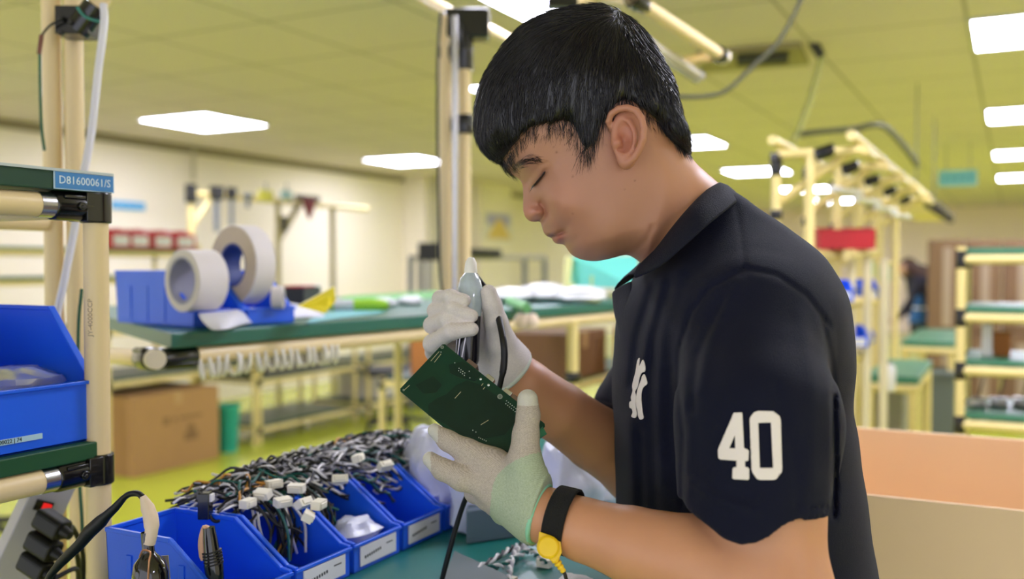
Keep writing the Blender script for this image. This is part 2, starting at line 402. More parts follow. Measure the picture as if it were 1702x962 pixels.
TC = [(877, 342, 8), (877, 354, 9), (884, 361, 13), (890, 340, 14), (893, 354, 17), (897, 340, 18), (875, 322, 8), (883, 322, 14), (890, 322, 22), (872, 304, 9), (879, 304, 17),
      (888, 300, 29), (897, 296, 37), (907, 290, 45), (863, 290, 20), (855, 282, 24), (868, 284, 34), (880, 280, 43), (900, 276, 52), (900, 322, 33), (912, 335, 42), (908, 358, 27), (922, 368, 36),
      (907, 380, 14), (914, 384, 19), (924, 386, 24), (936, 386, 28), (914, 393, 13), (922, 399, 14), (932, 399, 22), (945, 411, 26), (960, 423, 28), (985, 427, 34), (965, 402, 42), (947, 385, 40), (960, 378, 49),
      (930, 350, 51), (950, 330, 60), (985, 350, 65), (930, 310, 57), (925, 290, 57), (930, 265, 60), (900, 258, 57), (870, 258, 50), (850, 250, 44), (980, 300, 69), (1020, 330, 70), (1000, 395, 60), (1040, 400, 58),
      (1060, 365, 62), (960, 220, 71), (900, 200, 66), (860, 180, 60), (1000, 180, 76), (1050, 150, 77), (950, 120, 76), (1085, 200, 72), (900, 110, 68), (1000, 80, 70), (1105, 280, 62), (1120, 340, 58), (850, 130, 58), (1090, 390, 58), (1080, 130, 70), (1020, 420, 50), (830, 220, 50)]
TC = [plane_px(x, y, t / 1000) + (t / 1000,) for x, y, t in TC]
T_A = tps(TC, GX2, GY2, 2e-3)
def bump(px, py, t, rx, ry, amp, ang=0):
    global T_A
    x, y = plane_px(px, py, t); c, s = math.cos(math.radians(ang)), math.sin(math.radians(ang)); dx, dy = GX2 - x, GY2 - y
    u, v = dx * c + dy * s, -dx * s + dy * c; T_A = T_A + amp * np.exp(-(u / rx) ** 2 - (v / ry) ** 2)
def groove(pts, t, w, amp):
    global T_A
    T_A = T_A + amp * np.exp(-(seg_dist2d(GX2, GY2, [plane_px(x, y, t) for x, y in pts]) / w) ** 2)
bump(895, 296, .037, 14, 10, .0050, -50); bump(876, 292, .026, 9, 11, -.0014, -50)            # eyeball under the lid
groove([(884, 311), (893, 303), (900, 294), (907, 285)], .038, 3.4, -.0030)      # lash line
groove([(878, 297), (886, 288), (896, 279), (906, 275)], .036, 3.2, -.0018)      # lid fold
bump(868, 276, .030, 12, 7, .003, -20)              # brow ridge
bump(891, 353, .017, 9, 8, .0090); bump(889, 364, .012, 7, 3, -.0030)                   # nostril wing
groove([(899, 337), (905, 344), (907, 354), (902, 364), (897, 368)], .022, 3.4, -.0095)
groove([(905, 345), (914, 356), (926, 370), (934, 380)], .030, 7, -.0026); bump(912, 330, .040, 20, 12, .0020, 40)
groove([(909, 394), (918, 393), (928, 388), (938, 385)], .022, 2.6, -.0062)      # mouth line
bump(914, 387, .018, 9, 4, .0030, -10); bump(927, 398, .019, 8, 5, .0040, -30); bump(938, 384, .028, 5, 5, -.0020)
groove([(936, 408), (950, 404), (958, 396)], .028, 5, -.0018)
bump(945, 345, .055, 34, 34, .0030); bump(968, 418, .030, 16, 12, .0020)
groove([(1046, 428), (1062, 415), (1076, 398), (1084, 378)], .055, 5, -.0022)
T_head = Field2D(_x0, _y0, _st, T_A)
def shepard(ctrl, X, Y, p=3):
    num = 0; den = 0
    for x, y, v in ctrl: w = 1 / (np.hypot(X - x, Y - y) + 4) ** p; num = num + w * v; den = den + w
    return num / den
E_head = Field2D(_x0, _y0, _st, shepard([(870, 355, .008), (880, 366, .008), (869, 330, .007), (866, 303, .008), (856, 292, .012), (846, 285, .018), (838, 270, .026), (828, 240, .035), (902, 380, .008), (908, 392, .006), (922, 404, .007), (940, 410, .010), (955, 427, .018), (985, 433, .024), (1030, 425, .026), (1075, 430, .03), (820, 165, .05), (935, 36, .065), (1065, 72, .065), (1130, 220, .06), (1150, 300, .05), (1000, 200, .06), (880, 120, .06), (950, 300, .03)], GX2, GY2))
def inflate(P, Df, Tf, Ef):
    X = 851 + P[:, 0] / HD * F; Y = 481 - P[:, 1] / HD * F; Z = np.abs(P[:, 2] - HD)
    D = Df(X, Y); T = np.maximum(Tf(X, Y), .004); e = Ef(X, Y)
    oob = np.maximum(np.maximum(_x0 + 2 - X, X - 1256), np.maximum(_y0 + 2 - Y, Y - 516))
    a = np.maximum(e - D, 0) / e; b = Z / T; q = np.hypot(a, b)
    gr = np.hypot(a / e, b / T) / np.maximum(q, 1e-6); f = (q - 1) / np.maximum(gr, 1 / np.maximum(T, e))
    return np.where(oob > 0, np.maximum(f, oob * SP + .004), f)
EAR = lambda P: earf(P)
def earf(P):
    f = ell(P, VV(1043, 226, .947), (.0165, .028, .006))
    f = smin(f, ell(P, VV(1041, 266, .947), (.0085, .0095, .0055)), .004)
    hel = [(1016, 216, .952, .0026), (1011, 202, .947, .0030), (1016, 189, .943, .0032), (1028, 181, .940, .0034), (1043, 179, .937, .0035), (1057, 184, .934, .0036), (1066, 196, .932, .0036), (1070, 213, .931, .0036), (1069, 231, .932, .0036), (1063, 248, .936, .0036), (1054, 262, .940, .0040), (1044, 270, .944, .0045)]
    f = smax(f, -ell(P, VV(1040, 220, .935), (.0128, .0208, .0118)), .0025)
    f = smin(f, chain(P, hel, .0006), .0022)
    f = smin(f, chain(P, [(1034, 196, .945, .0020), (1046, 202, .942, .0026), (1054, 216, .940, .0028), (1055, 232, .940, .0028), (1050, 246, .942, .0028), (1041, 254, .944, .0028)], .0006), .003)
    f = smax(f, -ell(P, VV(1038, 234, .938), (.0080, .0120, .0125)), .002)
    f = smax(f, -ell(P, VV(1029, 244, .945), (.0040, .0040, .012)), .0015)
    f = smin(f, chain(P, [(1023, 226, .950, .004), (1026, 238, .946, .0040), (1028, 246, .950, .003)]), .003)
    return f
def rot_z(a): c, s = math.cos(a), math.sin(a); return np.array([[c, -s, 0], [s, c, 0], [0, 0, 1.]])
NEAR_ARM = [(893, 852, .900, .0250), (925, 863, .893, .0265), (970, 880, .882, .0285), (1050, 905, .862, .0335), (1150, 933, .838, .0400), (1230, 962, .820, .0425), (1300, 990, .806, .0410)]
FAR_ARM = [(845, 612, 1.085, .0255), (875, 640, 1.095, .0290), (930, 685, 1.115, .0350), (990, 728, 1.14, .0385), (1060, 775, 1.17, .0420)]
def bodyf(P):
    f = inflate(P, D_head, T_head, E_head)
    f = smin(f, earf(P), .003)
    f = smin(f, cap(P, VV(1085, 330, HD + .003), VV(1180, 412, 1.05), .0575, .058), .010)
    tor = P.copy(); tor[:, 2] = 1.06 + (P[:, 2] - 1.06) * .72
    t = cap(tor, VV(1200, 540, 1.06), VV(1210, 700, 1.06), .095, .108); t = smin(t, cap(tor, VV(1210, 700, 1.06), VV(1230, 1080, 1.06), .108, .118), .02)
    f = smin(f, t, .03)
    f = smin(f, cap(P, VV(1200, 480, 1.03), VV(1250, 520, .925), .05, .05), .03); f = smin(f, cap(P, VV(1190, 480, 1.1), VV(1180, 540, 1.23), .05, .05), .03)
    arm = chain(P, NEAR_ARM); arm = smin(arm, cap(P, VV(1300, 985, .806), VV(1272, 830, .832), .0415, .046), .012); arm = smin(arm, cap(P, VV(1272, 830, .832), VV(1250, 530, .915), .046, .05), .02)
    f = smin(f, arm, .006)
    a2 = chain(P, FAR_ARM); a2 = smin(a2, cap(P, VV(1068, 780, 1.175), VV(1130, 560, 1.235), .043, .047), .02)
    f = smin(f, a2, .006)
    # palms inside the gloves
    f = smin(f, cap(P, VV(893, 852, .90), VV(825, 785, .915), .022, .014), .01); f = smin(f, cap(P, VV(846, 612, 1.085), VV(790, 545, 1.10), .022, .013), .01)
    return f
lo, hi = bbox_px(700, -10, 1480, 1250, .74, 1.36)
# ---- skin: facial part at fine voxels belongs to the same surface, so use one voxel size
bv, bq = mesh_sdf(bodyf, (-.13, -.52, .74), (.42, .31, 1.36), .00145, reach=1.75)
SKIN = mat('skin', (205, 152, 122), .44, sss=.08, spec=.42)
nt = SKIN.node_tree; bs = nt.nodes['Principled BSDF']
at = nt.nodes.new('ShaderNodeAttribute'); at.attribute_name = 'tone'
nz = nt.nodes.new('ShaderNodeTexNoise'); nz.inputs['Scale'].default_value = 28; nz.inputs['Detail'].default_value = 4
hs = nt.nodes.new('ShaderNodeHueSaturation'); mr = nt.nodes.new('ShaderNodeMapRange'); mr.inputs['To Min'].default_value = .93; mr.inputs['To Max'].default_value = 1.07
tcn = nt.nodes.new('ShaderNodeTexCoord'); nt.links.new(tcn.outputs['Object'], nz.inputs['Vector'])
nt.links.new(nz.outputs['Fac'], mr.inputs['Value']); nt.links.new(mr.outputs['Result'], hs.inputs['Value'])
nt.links.new(at.outputs['Color'], hs.inputs['Color']); nt.links.new(hs.outputs['Color'], bs.inputs['Base Color'])
nz2 = nt.nodes.new('ShaderNodeTexNoise'); nz2.inputs['Scale'].default_value = 420; nt.links.new(tcn.outputs['Object'], nz2.inputs['Vector'])
bp = nt.nodes.new('ShaderNodeBump'); bp.inputs['Strength'].default_value = .12; bp.inputs['Distance'].default_value = .0006
nt.links.new(nz2.outputs['Fac'], bp.inputs['Height']); nt.links.new(bp.outputs['Normal'], bs.inputs['Normal'])
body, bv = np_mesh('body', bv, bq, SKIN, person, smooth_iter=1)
# skin colours: lips, nose tip, ear, moles; shade painted on face, nostril, mouth line
bpx, bpy_ = proj(bv); near = bv[:, 2] < HD + .01
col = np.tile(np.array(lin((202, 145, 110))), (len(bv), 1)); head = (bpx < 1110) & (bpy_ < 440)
hw = (1 / (1 + np.exp((bpx - 1120) / 22.)) / (1 + np.exp((bpy_ - 470) / 12.)))[:, None]; col = col * (1 - hw) + np.array(lin((176, 126, 103))) * hw  # whole head darkened: paints in the shade on the face
def tint(cx, cy, rx, ry, rgb, k, ang=0):
    c, s = math.cos(math.radians(ang)), math.sin(math.radians(ang)); dx, dy = bpx - cx, bpy_ - cy; u, v = dx * c + dy * s, -dx * s + dy * c
    w = (k * np.exp(-(u / rx) ** 2 - (v / ry) ** 2) * near)[:, None]; col[:] = col * (1 - w) + np.array(lin(rgb)) * w
tint(884, 352, 16, 13, (196, 116, 98), .5); tint(893, 367, 7, 2.2, (104, 56, 48), .7); tint(1040, 225, 30, 50, (196, 116, 98), .5)  # thin dark ellipse paints shade under the nostril
tint(914, 391, 11, 3.5, (118, 62, 58), .9, 8); tint(920, 392.5, 17, 1.6, (70, 34, 34), .8, -17); tint(928, 397, 9, 6, (168, 92, 84), .85, -30)  # narrow dark streak paints shade into the mouth line
tint(866, 270, 19, 8, (112, 80, 74), .6, -38); tint(914, 377, 10, 7, (150, 112, 96), .35); tint(940, 330, 40, 40, (196, 132, 108), .35)
for mx_, my_, mr_ in ((925, 253, 1.7), (952, 293, 1.5), (1055, 300, 1.3), (921, 244, 1.0), (952, 355, 1.1), (1038, 315, 1.0)): tint(mx_, my_, mr_, mr_, (110, 66, 52), .8)
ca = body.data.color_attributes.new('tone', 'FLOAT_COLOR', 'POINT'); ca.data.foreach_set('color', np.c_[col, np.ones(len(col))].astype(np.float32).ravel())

# ---- eyelashes and eyebrow
def on_body(px, py, lift=.0005, bvh=[None]):
    if bvh[0] is None: bvh[0] = BVHTree.FromPolygons([tuple(x) for x in to_world(bv)], [tuple(int(i) for i in r) for r in bq])
    h = bvh[0].ray_cast(CAM, ray(px, py).normalized())
    return h[0] - ray(px, py).normalized() * lift
HAIRM = mat('hair', (21, 18, 26), .36, spec=.6)
ls = MB(); lp = ((884, 311), (889, 306.5), (895, 300), (901, 292.5), (906, 285)); ld_ = [min((on_body(x + a_, y + b_, 0) - CAM).dot(fwd) for a_, b_ in ((-3, -2), (0, 0), (3, 3))) for x, y in lp]
lx = np.arange(884, 907.0, 1.0); lc = np.polyfit([p[0] for p in lp], ld_, 2); lre = max(0, max(float(np.polyval(lc, x)) - (on_body(x, 310 - (x - 884) * 1.14, 0) - CAM).dot(fwd) for x in lx)); lashd = lambda x: float(np.polyval(lc, x)) - lre - .0005; pts = [at_d(x, y, lashd(x)) for x, y in lp]
ls.tube(spline(pts, 3), [.0004] + [.0011] * 11 + [.0004], 6)
for k in range(26):
    t = k / 25; x = 884 + 22 * t; y = 311 - 26 * t ** .9; p = at_d(x, y, lashd(x)); q = at_d(x - 4 - 1.5 * random.random(), y + 9 - 3 * t + random.random(), (p - CAM).dot(fwd) - .004)
    ls.tube([p, (p + q) / 2 + upv * -.0006, q], [.0003, .00022, .00005], 3, caps=False)
ls.build('eyelashes', HAIRM, person, smooth=True)
eb = MB()
for k in range(240):
    t = random.random() ** 1.4; x = 850 + 46 * t; y = 286 - 25 * math.sin(min(1, t * 1.3) * math.pi / 2) + 4 * t + max(-1.7, min(1.7, random.gauss(0, 1))) * 5.5 * (1 - t * .4); x += random.gauss(0, 1)
    a = math.radians(-40 + 60 * t + random.gauss(0, 12)); L = 7 + 5 * random.random()
    try: p, m_, q = on_body(x, y, .0003), on_body(x + L / 2 * math.cos(a), y + L / 2 * math.sin(a), .0008), on_body(x + L * math.cos(a), y + L * math.sin(a), .0006)
    except Exception: continue
    if (p - q).length > .015: continue
    eb.tube([p, m_, q], [.00013, .00012, .00004], 3, caps=False)
eb.build('eyebrow', HAIRM, person, smooth=True)

# ---- hair: a cap plus combed strands
HAIRPOLY = smooth_poly([(832, 268), (812, 258), (796, 240), (790, 205), (796, 160), (810, 122), (836, 82), (868, 50), (912, 27), (960, 17), (1000, 15), (1030, 27), (1060, 50), (1084, 80), (1102, 115), (1117, 152), (1128, 190), (1136, 222), (1142, 258),
    (1126, 262), (1100, 246), (1070, 222), (1050, 204), (1022, 199), (1000, 210), (992, 230), (980, 254), (964, 264), (952, 250), (936, 232), (905, 228), (876, 238), (856, 256)], 3)
D_hair = Field2D(_x0, _y0, _st, poly_sd(GX2, GY2, HAIRPOLY) * SP)
# T under the hairline matches the skull plus the hair's depth
HT = T_A + .007 + .005 * np.exp(-((GX2 - 960) / 120) ** 2 - ((GY2 - 150) / 60) ** 2)
T_hair = Field2D(_x0, _y0, _st, HT)
E_hair = Field2D(_x0, _y0, _st, shepard([(790, 205, .04), (836, 82, .06), (960, 15, .07), (1084, 80, .07), (1130, 190, .05), (1142, 260, .02), (1100, 242, .006), (1050, 206, .005), (1004, 212, .005), (966, 262, .004), (905, 230, .007), (856, 250, .008), (825, 262, .012), (940, 190, .02), (1040, 150, .03), (1100, 190, .02), (960, 100, .06)], GX2, GY2))
hairf = lambda P: inflate(P, D_hair, T_hair, E_hair)
hv, hq = mesh_sdf(hairf, (-.05, .10, .93), (.21, .31, 1.13), .0024, reach=1.8)
hair, hv = np_mesh('hair', hv, hq, HAIRM, person, smooth_iter=2)
NS = 19000
tri = hv[hq]; ar = np.linalg.norm(np.cross(tri[:, 1] - tri[:, 0], tri[:, 3] - tri[:, 0]), axis=1); ar = ar * np.where(tri[:, :, 2].mean(1) < HD + .03, 1, .25)
fi = rng.choice(len(hq), NS, p=ar / ar.sum()); w = rng.random((NS, 2))
root = tri[fi, 0] * ((1 - w[:, :1]) * (1 - w[:, 1:])) + tri[fi, 1] * (w[:, :1] * (1 - w[:, 1:])) + tri[fi, 2] * w[:, :1] * w[:, 1:] + tri[fi, 3] * ((1 - w[:, :1]) * w[:, 1:])
sfin = lambda P: np.minimum(hairf(P), inflate(P, D_head, T_head, E_head) - .0006)
def grad(P, e=.001):
    g = np.stack([sfin(P + np.array(d)) - sfin(P - np.array(d)) for d in ((e, 0, 0), (0, e, 0), (0, 0, e))], 1); return g / np.maximum(np.linalg.norm(g, axis=1), 1e-6)[:, None]
G = [(810, 180, -.35, -1), (850, 100, -.8, -.75), (900, 60, -1, -.45), (960, 30, -1, -.15), (840, 220, .05, -1), (880, 190, -.15, -1), (920, 130, -.45, -1), (980, 110, -.25, -1), (950, 215, .0, -1), (985, 215, -.1, -1), (1030, 120, .0, -1), (1040, 60, -.1, -.9), (1080, 100, .45, -1), (1100, 160, .4, -1), (1130, 220, .3, -1), (1060, 160, .3, -1), (1010, 150, -.05, -1), (1110, 210, .35, -1), (1000, 40, -.5, -.5)]
def flow(P):
    X = 851 + P[:, 0] / HD * F; Y = 481 - P[:, 1] / HD * F
    return np.stack([shepard([(a, b, c) for a, b, c, d in G], X, Y), shepard([(a, b, d) for a, b, c, d in G], X, Y), np.zeros(len(P))], 1)
X0 = 851 + root[:, 0] / HD * F; Y0 = 481 - root[:, 1] / HD * F
L = np.where(Y0 < 120, .030, .022) * (.6 + .7 * rng.random(NS)); L = np.where((X0 > 1060) & (Y0 > 100), L * .6, L); L = L * np.where((D_hair(X0, Y0) < .012) & (X0 < 960) & (Y0 > 190) & (X0 > 850), .62, 1)
off = .0045 * rng.random(NS) ** 1.5; dth = rng.normal(0, .13, NS); clump = np.sin(X0 * .35 + Y0 * .05) * .13 + np.sin(X0 * .11 + 1) * .08
SEG = 5; P = root - grad(root) * .001; path = [P.copy()]; prev = None
for s in range(SEG):
    d = flow(P); a = dth + clump; d = np.stack([d[:, 0] * np.cos(a) - d[:, 1] * np.sin(a), d[:, 0] * np.sin(a) + d[:, 1] * np.cos(a), d[:, 2]], 1)
    n = grad(P); d -= n * (d * n).sum(1)[:, None]; d /= np.maximum(np.linalg.norm(d, axis=1), 1e-6)[:, None]
    if prev is not None: d = d * .55 + prev * .45; d /= np.linalg.norm(d, axis=1)[:, None]
    prev = d; P = P + d * (L / SEG)[:, None]; fv = sfin(P); tgt = off * (s + 1) / SEG
    n = grad(P); P = P + n * np.clip(tgt - fv, -.002, .0035)[:, None]; path.append(P.copy())
path = np.stack(path, 1)                # NS, SEG+1, 3
t = np.gradient(path, axis=1); t /= np.maximum(np.linalg.norm(t, axis=2), 1e-9)[..., None]
a = np.cross(t, rng.normal(size=(NS, 1, 3))); a /= np.maximum(np.linalg.norm(a, axis=2), 1e-9)[..., None]; b = np.cross(t, a)
rad = ((.00024 + .00022 * rng.random(NS)) * np.where((D_hair(X0, Y0) < .010) & (Y0 > 185), .5, 1))[:, None] * np.array([.8, 1, 1, .9, .6, .12])
sv = np.stack([path + (a * math.cos(k) + b * math.sin(k)) * rad[..., None] for k in (0, 2.094, 4.189)], 2).reshape(-1, 3)
idx = np.arange(NS)[:, None, None] * (SEG + 1) * 3 + np.arange(SEG)[None, :, None] * 3; k = np.arange(3)[None, None]; k2 = (k + 1) % 3
sq = np.stack([idx + k, idx + k2, idx + 3 + k2, idx + 3 + k], -1).reshape(-1, 4)
np_mesh('strands', sv, sq, HAIRM, hair, flip=True)
# ---- polo shirt
TD = 1.06
SHIRTPOLY = [(1176, 312), (1200, 322), (1222, 336), (1262, 368), (1300, 400), (1332, 428), (1356, 458), (1379, 497), (1393, 535), (1403, 580), (1407, 640), (1408, 720), (1414, 800), (1424, 880), (1440, 962), (1466, 1150), (1470, 1300),
    (1020, 1300), (1026, 1100), (1024, 962), (1022, 850), (1020, 735), (1016, 640), (1014, 560), (1020, 510), (1036, 478), (1050, 462), (1068, 446), (1110, 400), (1150, 345)]
def plane_clip(P, poly, d):
    X = 851 + P[:, 0] / d * F; Y = 481 - P[:, 1] / d * F; return -poly_sd(X, Y, poly) * d / F
_sx, _sy = np.meshgrid(np.arange(960, 1560, 3.0), np.arange(260, 1360, 3.0))
SC = Field2D(960, 260, 3.0, -poly_sd(_sx, _sy, SHIRTPOLY) * TD / F)
SLVPOLY = [(1000, 300), (1500, 300), (1500, 850), (1385, 857), (1345, 857), (1308, 852), (1290, 858), (1262, 877), (1240, 886), (1218, 889), (1192, 884), (1160, 862), (1128, 840), (1112, 780), (1050, 600)]
_tx, _ty = np.meshgrid(np.arange(960, 1560, 3.0), np.arange(260, 1000, 3.0))
SV = Field2D(960, 260, 3.0, -poly_sd(_tx, _ty, SLVPOLY) * .80 / F)
FOLDS = [  # (polyline px, width px, amplitude m) - creases cut into / ridges raised from the cloth
    ([(1222, 336), (1232, 392), (1237, 446)], 3, -.0012), ([(1237, 446), (1290, 456), (1340, 490), (1378, 540)], 4, -.0018), ([(1237, 448), (1180, 478), (1148, 520), (1130, 580), (1128, 640), (1136, 720), (1134, 840)], 4, -.0030), ([(1140, 560), (1136, 640), (1144, 720), (1142, 820)], 9, .0016),
    ([(1100, 470), (1078, 560), (1072, 600)], 9, .0016), ([(1130, 450), (1098, 540), (1095, 700), (1100, 800)], 12, .0018), ([(1085, 480), (1060, 560), (1050, 640)], 8, -.0018), ([(1112, 480), (1086, 560), (1080, 640), (1086, 760), (1090, 900)], 10, -.0020),
    ([(1046, 700), (1050, 800), (1052, 950)], 11, .0018), ([(1064, 720), (1068, 850), (1066, 962)], 9, -.0018), ([(1110, 620), (1112, 760)], 8, -.0014),
    ([(1230, 470), (1180, 560), (1160, 650)], 10, .0022), ([(1200, 500), (1160, 590), (1150, 680)], 7, -.0025), ([(1290, 640), (1320, 760), (1325, 840)], 9, -.0014), ([(1330, 520), (1352, 640), (1350, 800)], 12, .0010), ([(1150, 800), (1200, 835), (1260, 850)], 8, .0025), ([(1145, 780), (1190, 812), (1240, 825)], 6, -.0016),
    ([(1366, 530), (1380, 590), (1386, 650)], 5, -.0018), ([(1386, 660), (1388, 760), (1386, 858)], 4, -.006), ([(1300, 838), (1345, 843), (1380, 843)], 1.8, -.0012)]
_fx, _fy = np.meshgrid(np.arange(980, 1480, 2.0), np.arange(280, 1010, 2.0)); _fa = np.zeros(_fx.shape)
for pl, w_, am in FOLDS: _fa += (1.5 if pl[0][0] < 1140 else 1) * am * np.exp(-(seg_dist2d(_fx, _fy, pl) / w_) ** 2)
_fa += .0007 * np.sin(_fx * .05 + _fy * .021) * np.sin(_fy * .033)
FD = Field2D(980, 280, 2.0, _fa)
def shirtf(P):
    tor = P.copy(); tor[:, 2] = TD + (P[:, 2] - TD) * .74
    t = None
    st = [(1190, 562, .112), (1203, 640, .125), (1214, 760, .1275), (1222, 850, .131), (1232, 962, .1355), (1240, 1200, .142)]
    for a_, b_ in zip(st[:-1], st[1:]):
        c = cap(tor, VV(a_[0], a_[1], TD), VV(b_[0], b_[1], TD), a_[2], b_[2]); t = c if t is None else smin(t, c, .01)
    t = smin(t, ell(P, VV(1255, 530, 1.06), (.090, .105, .16)), .04); t = smin(t, cap(P, VV(1140, 372, 1.04), VV(1225, 455, 1.055), .066, .088), .03)
    for sh in ((1246, 535, .930), (1180, 550, 1.225)): t = smin(t, cap(P, VV(1185, 440, TD), VV(*sh), .062, .064), .05)
    t = smax(t, SC(851 + P[:, 0] / TD * F, 481 - P[:, 1] / TD * F), .016)
    t = smax(t, -(P[:, 1] + .50), .004)                                    # hem
    s = cap(P, VV(1246, 548, .922), VV(1258, 700, .862), .064, .073); s = smin(s, cap(P, VV(1258, 700, .862), VV(1256, 900, .828), .073, .0665), .01)
    s = smax(s, SV(851 + P[:, 0] / .80 * F, 481 - P[:, 1] / .80 * F), .003)
    s = smax(s, -cap(P, VV(1268, 800, .838), VV(1290, 1000, .806), .052, .060), .003)
    s2 = cap(P, VV(1160, 560, 1.235), VV(1075, 690, 1.19), .072, .068); s2 = smax(s2, (P - VV(1040, 705, 1.185)) @ (lambda q: q / np.linalg.norm(q))(VV(1040, 740, 1.185) - VV(1140, 600, 1.22)), .003)
    s2 = smax(s2, -chain(P, [(1080, 740, 1.185, .050), (1010, 745, 1.15, .052)]), .003)
    f = smin(smin(t, s, .016), s2, .01)
    f = smax(f, -cap(P, VV(1075, 325, HD + .01), VV(1128, 372, 1.042), .060, .057), .003)   # neck opening
    X, Y = 851 + P[:, 0] / P[:, 2] * F, 481 - P[:, 1] / P[:, 2] * F
    return f - np.where(P[:, 2] < 1.10, FD(X, Y), 0) * np.clip((1.10 - P[:, 2]) / .05, 0, 1)
shv, shq = mesh_sdf(shirtf, (.06, -.51, .73), (.44, .13, 1.36), .0023)
NAVY = mat('navy_knit', (14, 17, 38), .8, vary=.10, scale=6, bump=.4, bscale=1100, spec=.18)
NAVY.node_tree.nodes['Principled BSDF'].inputs['Sheen Weight'].default_value = .06
NAVY.node_tree.nodes['Principled BSDF'].inputs['Sheen Roughness'].default_value = .4
shirt, shv = np_mesh('polo_shirt', shv, shq, NAVY, person, smooth_iter=2)
SHB = BVHTree.FromPolygons([tuple(x) for x in to_world(shv)], [tuple(int(i) for i in r) for r in shq])
def on_shirt(px, py, lift=.001):
    r = ray(px, py).normalized(); h = SHB.ray_cast(CAM, r); return (h[0] - r * lift) if h[0] is not None else None
def grid_sheet(rows, thick, name, m, parent, sub=1):     # rows of world points -> sheet with real thickness
    n = len(rows[0]); vs = [p for r in rows for p in r]
    me = bpy.data.meshes.new(name); me.from_pydata([tuple(v) for v in vs], [], [(i * n + j, i * n + j + 1, (i + 1) * n + j + 1, (i + 1) * n + j) for i in range(len(rows) - 1) for j in range(n - 1)])
    me.polygons.foreach_set('use_smooth', [True] * len(me.polygons)); me.materials.append(m)
    o = bpy.data.objects.new(name, me); COL.objects.link(o); o.parent = parent; o.matrix_parent_inverse = parent.matrix_world.inverted()
    s = o.modifiers.new('thick', 'SOLIDIFY'); s.thickness = thick; s.offset = 0
    if sub: q = o.modifiers.new('sub', 'SUBSURF'); q.levels = sub; q.render_levels = sub
    return o
# collar: fold line around the neck and the falling outer edge
up_ = [(1064, 440, 1.000), (1090, 408, .974), (1122, 366, .961), (1155, 328, .974), (1181, 304, 1.015), (1184, 303, 1.06), (1172, 312, 1.10), (1140, 345, 1.125), (1100, 395, 1.12), (1070, 432, 1.09), (1056, 452, 1.07)]
dn_ = [(1050, 466, .980), (1095, 446, .935), (1135, 413, .917), (1180, 373, .926), (1225, 337, .978), (1228, 330, 1.06), (1205, 340, 1.13), (1160, 375, 1.17), (1100, 430, 1.17), (1050, 465, 1.14), (1016, 486, 1.10)]
U = spline([at_d(*p) for p in up_], 4); Dn = spline([at_d(*p) for p in dn_], 4)
mid = [(a_ + b_) / 2 + (upv * .006 - fwd * .006 * (1 if (a_ - CAM).dot(fwd) < 1.06 else -1)) for a_, b_ in zip(U, Dn)]
inn = [a_ - upv * .014 + (Vector(at_d(1120, 372, 1.04)) - a_).normalized() * .003 for a_ in U]
COLM = mat('collar_rib', (16, 19, 36), .8, vary=.06, scale=20, bump=.5, bscale=700, spec=.25)
grid_sheet([inn, U, mid, Dn], .0028, 'collar', COLM, shirt)
# open placket
pl_l = [(1052, 464, 1.045), (1048, 500, 1.030), (1043, 560, 1.020), (1040, 640, 1.012)]; pl_o = [(1016, 484, 1.06), (1019, 515, 1.055), (1030, 568, 1.035), (1034, 645, 1.022)]
grid_sheet([spline([at_d(*p) for p in pl_l], 4), [(a_ + b_) / 2 - fwd * .003 for a_, b_ in zip(spline([at_d(*p) for p in pl_l], 4), spline([at_d(*p) for p in pl_o], 4))], spline([at_d(*p) for p in pl_o], 4)], .002, 'placket', mat('placket_cloth', (26, 29, 46), .75, bump=.4, bscale=700), shirt)
# printed / stitched marks laid on the cloth
def densify(poly, s):
    out = []
    for (ax, ay), (bx, by) in zip(poly, poly[1:] + poly[:1]):
        n = max(1, int(math.hypot(bx - ax, by - ay) / s))
        for k in range(n): out.append((ax + (bx - ax) * k / n, ay + (by - ay) * k / n))
    return out
def decal(name, outer, holes, parent, m, lift=.0011, step=4, surf=on_shirt, thick=.0008):
    loops = [densify(outer, step)] + [densify(h, step) for h in holes]; vs = []; es = []
    for lp in loops: o = len(vs); vs += lp; es += [(o + i, o + (i + 1) % len(lp)) for i in range(len(lp))]
    xs = [p[0] for p in outer]; ys = [p[1] for p in outer]
    def inside(x, y, poly):
        c = False
        for (ax, ay), (bx, by) in zip(poly, poly[1:] + poly[:1]):
            if (ay > y) != (by > y) and x < (bx - ax) * (y - ay) / (by - ay) + ax: c = not c
        return c
    y = min(ys) + step / 2
    while y < max(ys):
        x = min(xs) + step / 2
        while x < max(xs):
            if inside(x, y, outer) and not any(inside(x, y, h) for h in holes): vs.append((x, y))
            x += step
        y += step
    r = delaunay_2d_cdt([Vector(v) for v in vs], es, [], 0, 1e-5); V2, F2 = r[0], r[2]
    fs = []
    for f in F2:
        cx = sum(V2[i].x for i in f) / len(f); cy = sum(V2[i].y for i in f) / len(f)
        if inside(cx, cy, outer) and not any(inside(cx, cy, h) for h in holes): fs.append(tuple(f))
    P3 = [surf(v.x, v.y, lift) for v in V2]; ok = [p is not None for p in P3]; P3 = [p if p is not None else Vector((0, 0, 0)) for p in P3]
    fs = [f for f in fs if all(ok[i] for i in f)]; used = sorted({i for f in fs for i in f}); mp = {u: i for i, u in enumerate(used)}
    me = bpy.data.meshes.new(name); me.from_pydata([tuple(P3[u]) for u in used], [], [tuple(mp[i] for i in f) for f in fs]); me.materials.append(m)
    me.polygons.foreach_set('use_smooth', [True] * len(me.polygons))
    o = bpy.data.objects.new(name, me); COL.objects.link(o); o.parent = parent; o.matrix_parent_inverse = parent.matrix_world.inverted()
    s = o.modifiers.new('thick', 'SOLIDIFY'); s.thickness = thick; s.offset = 0
    return o
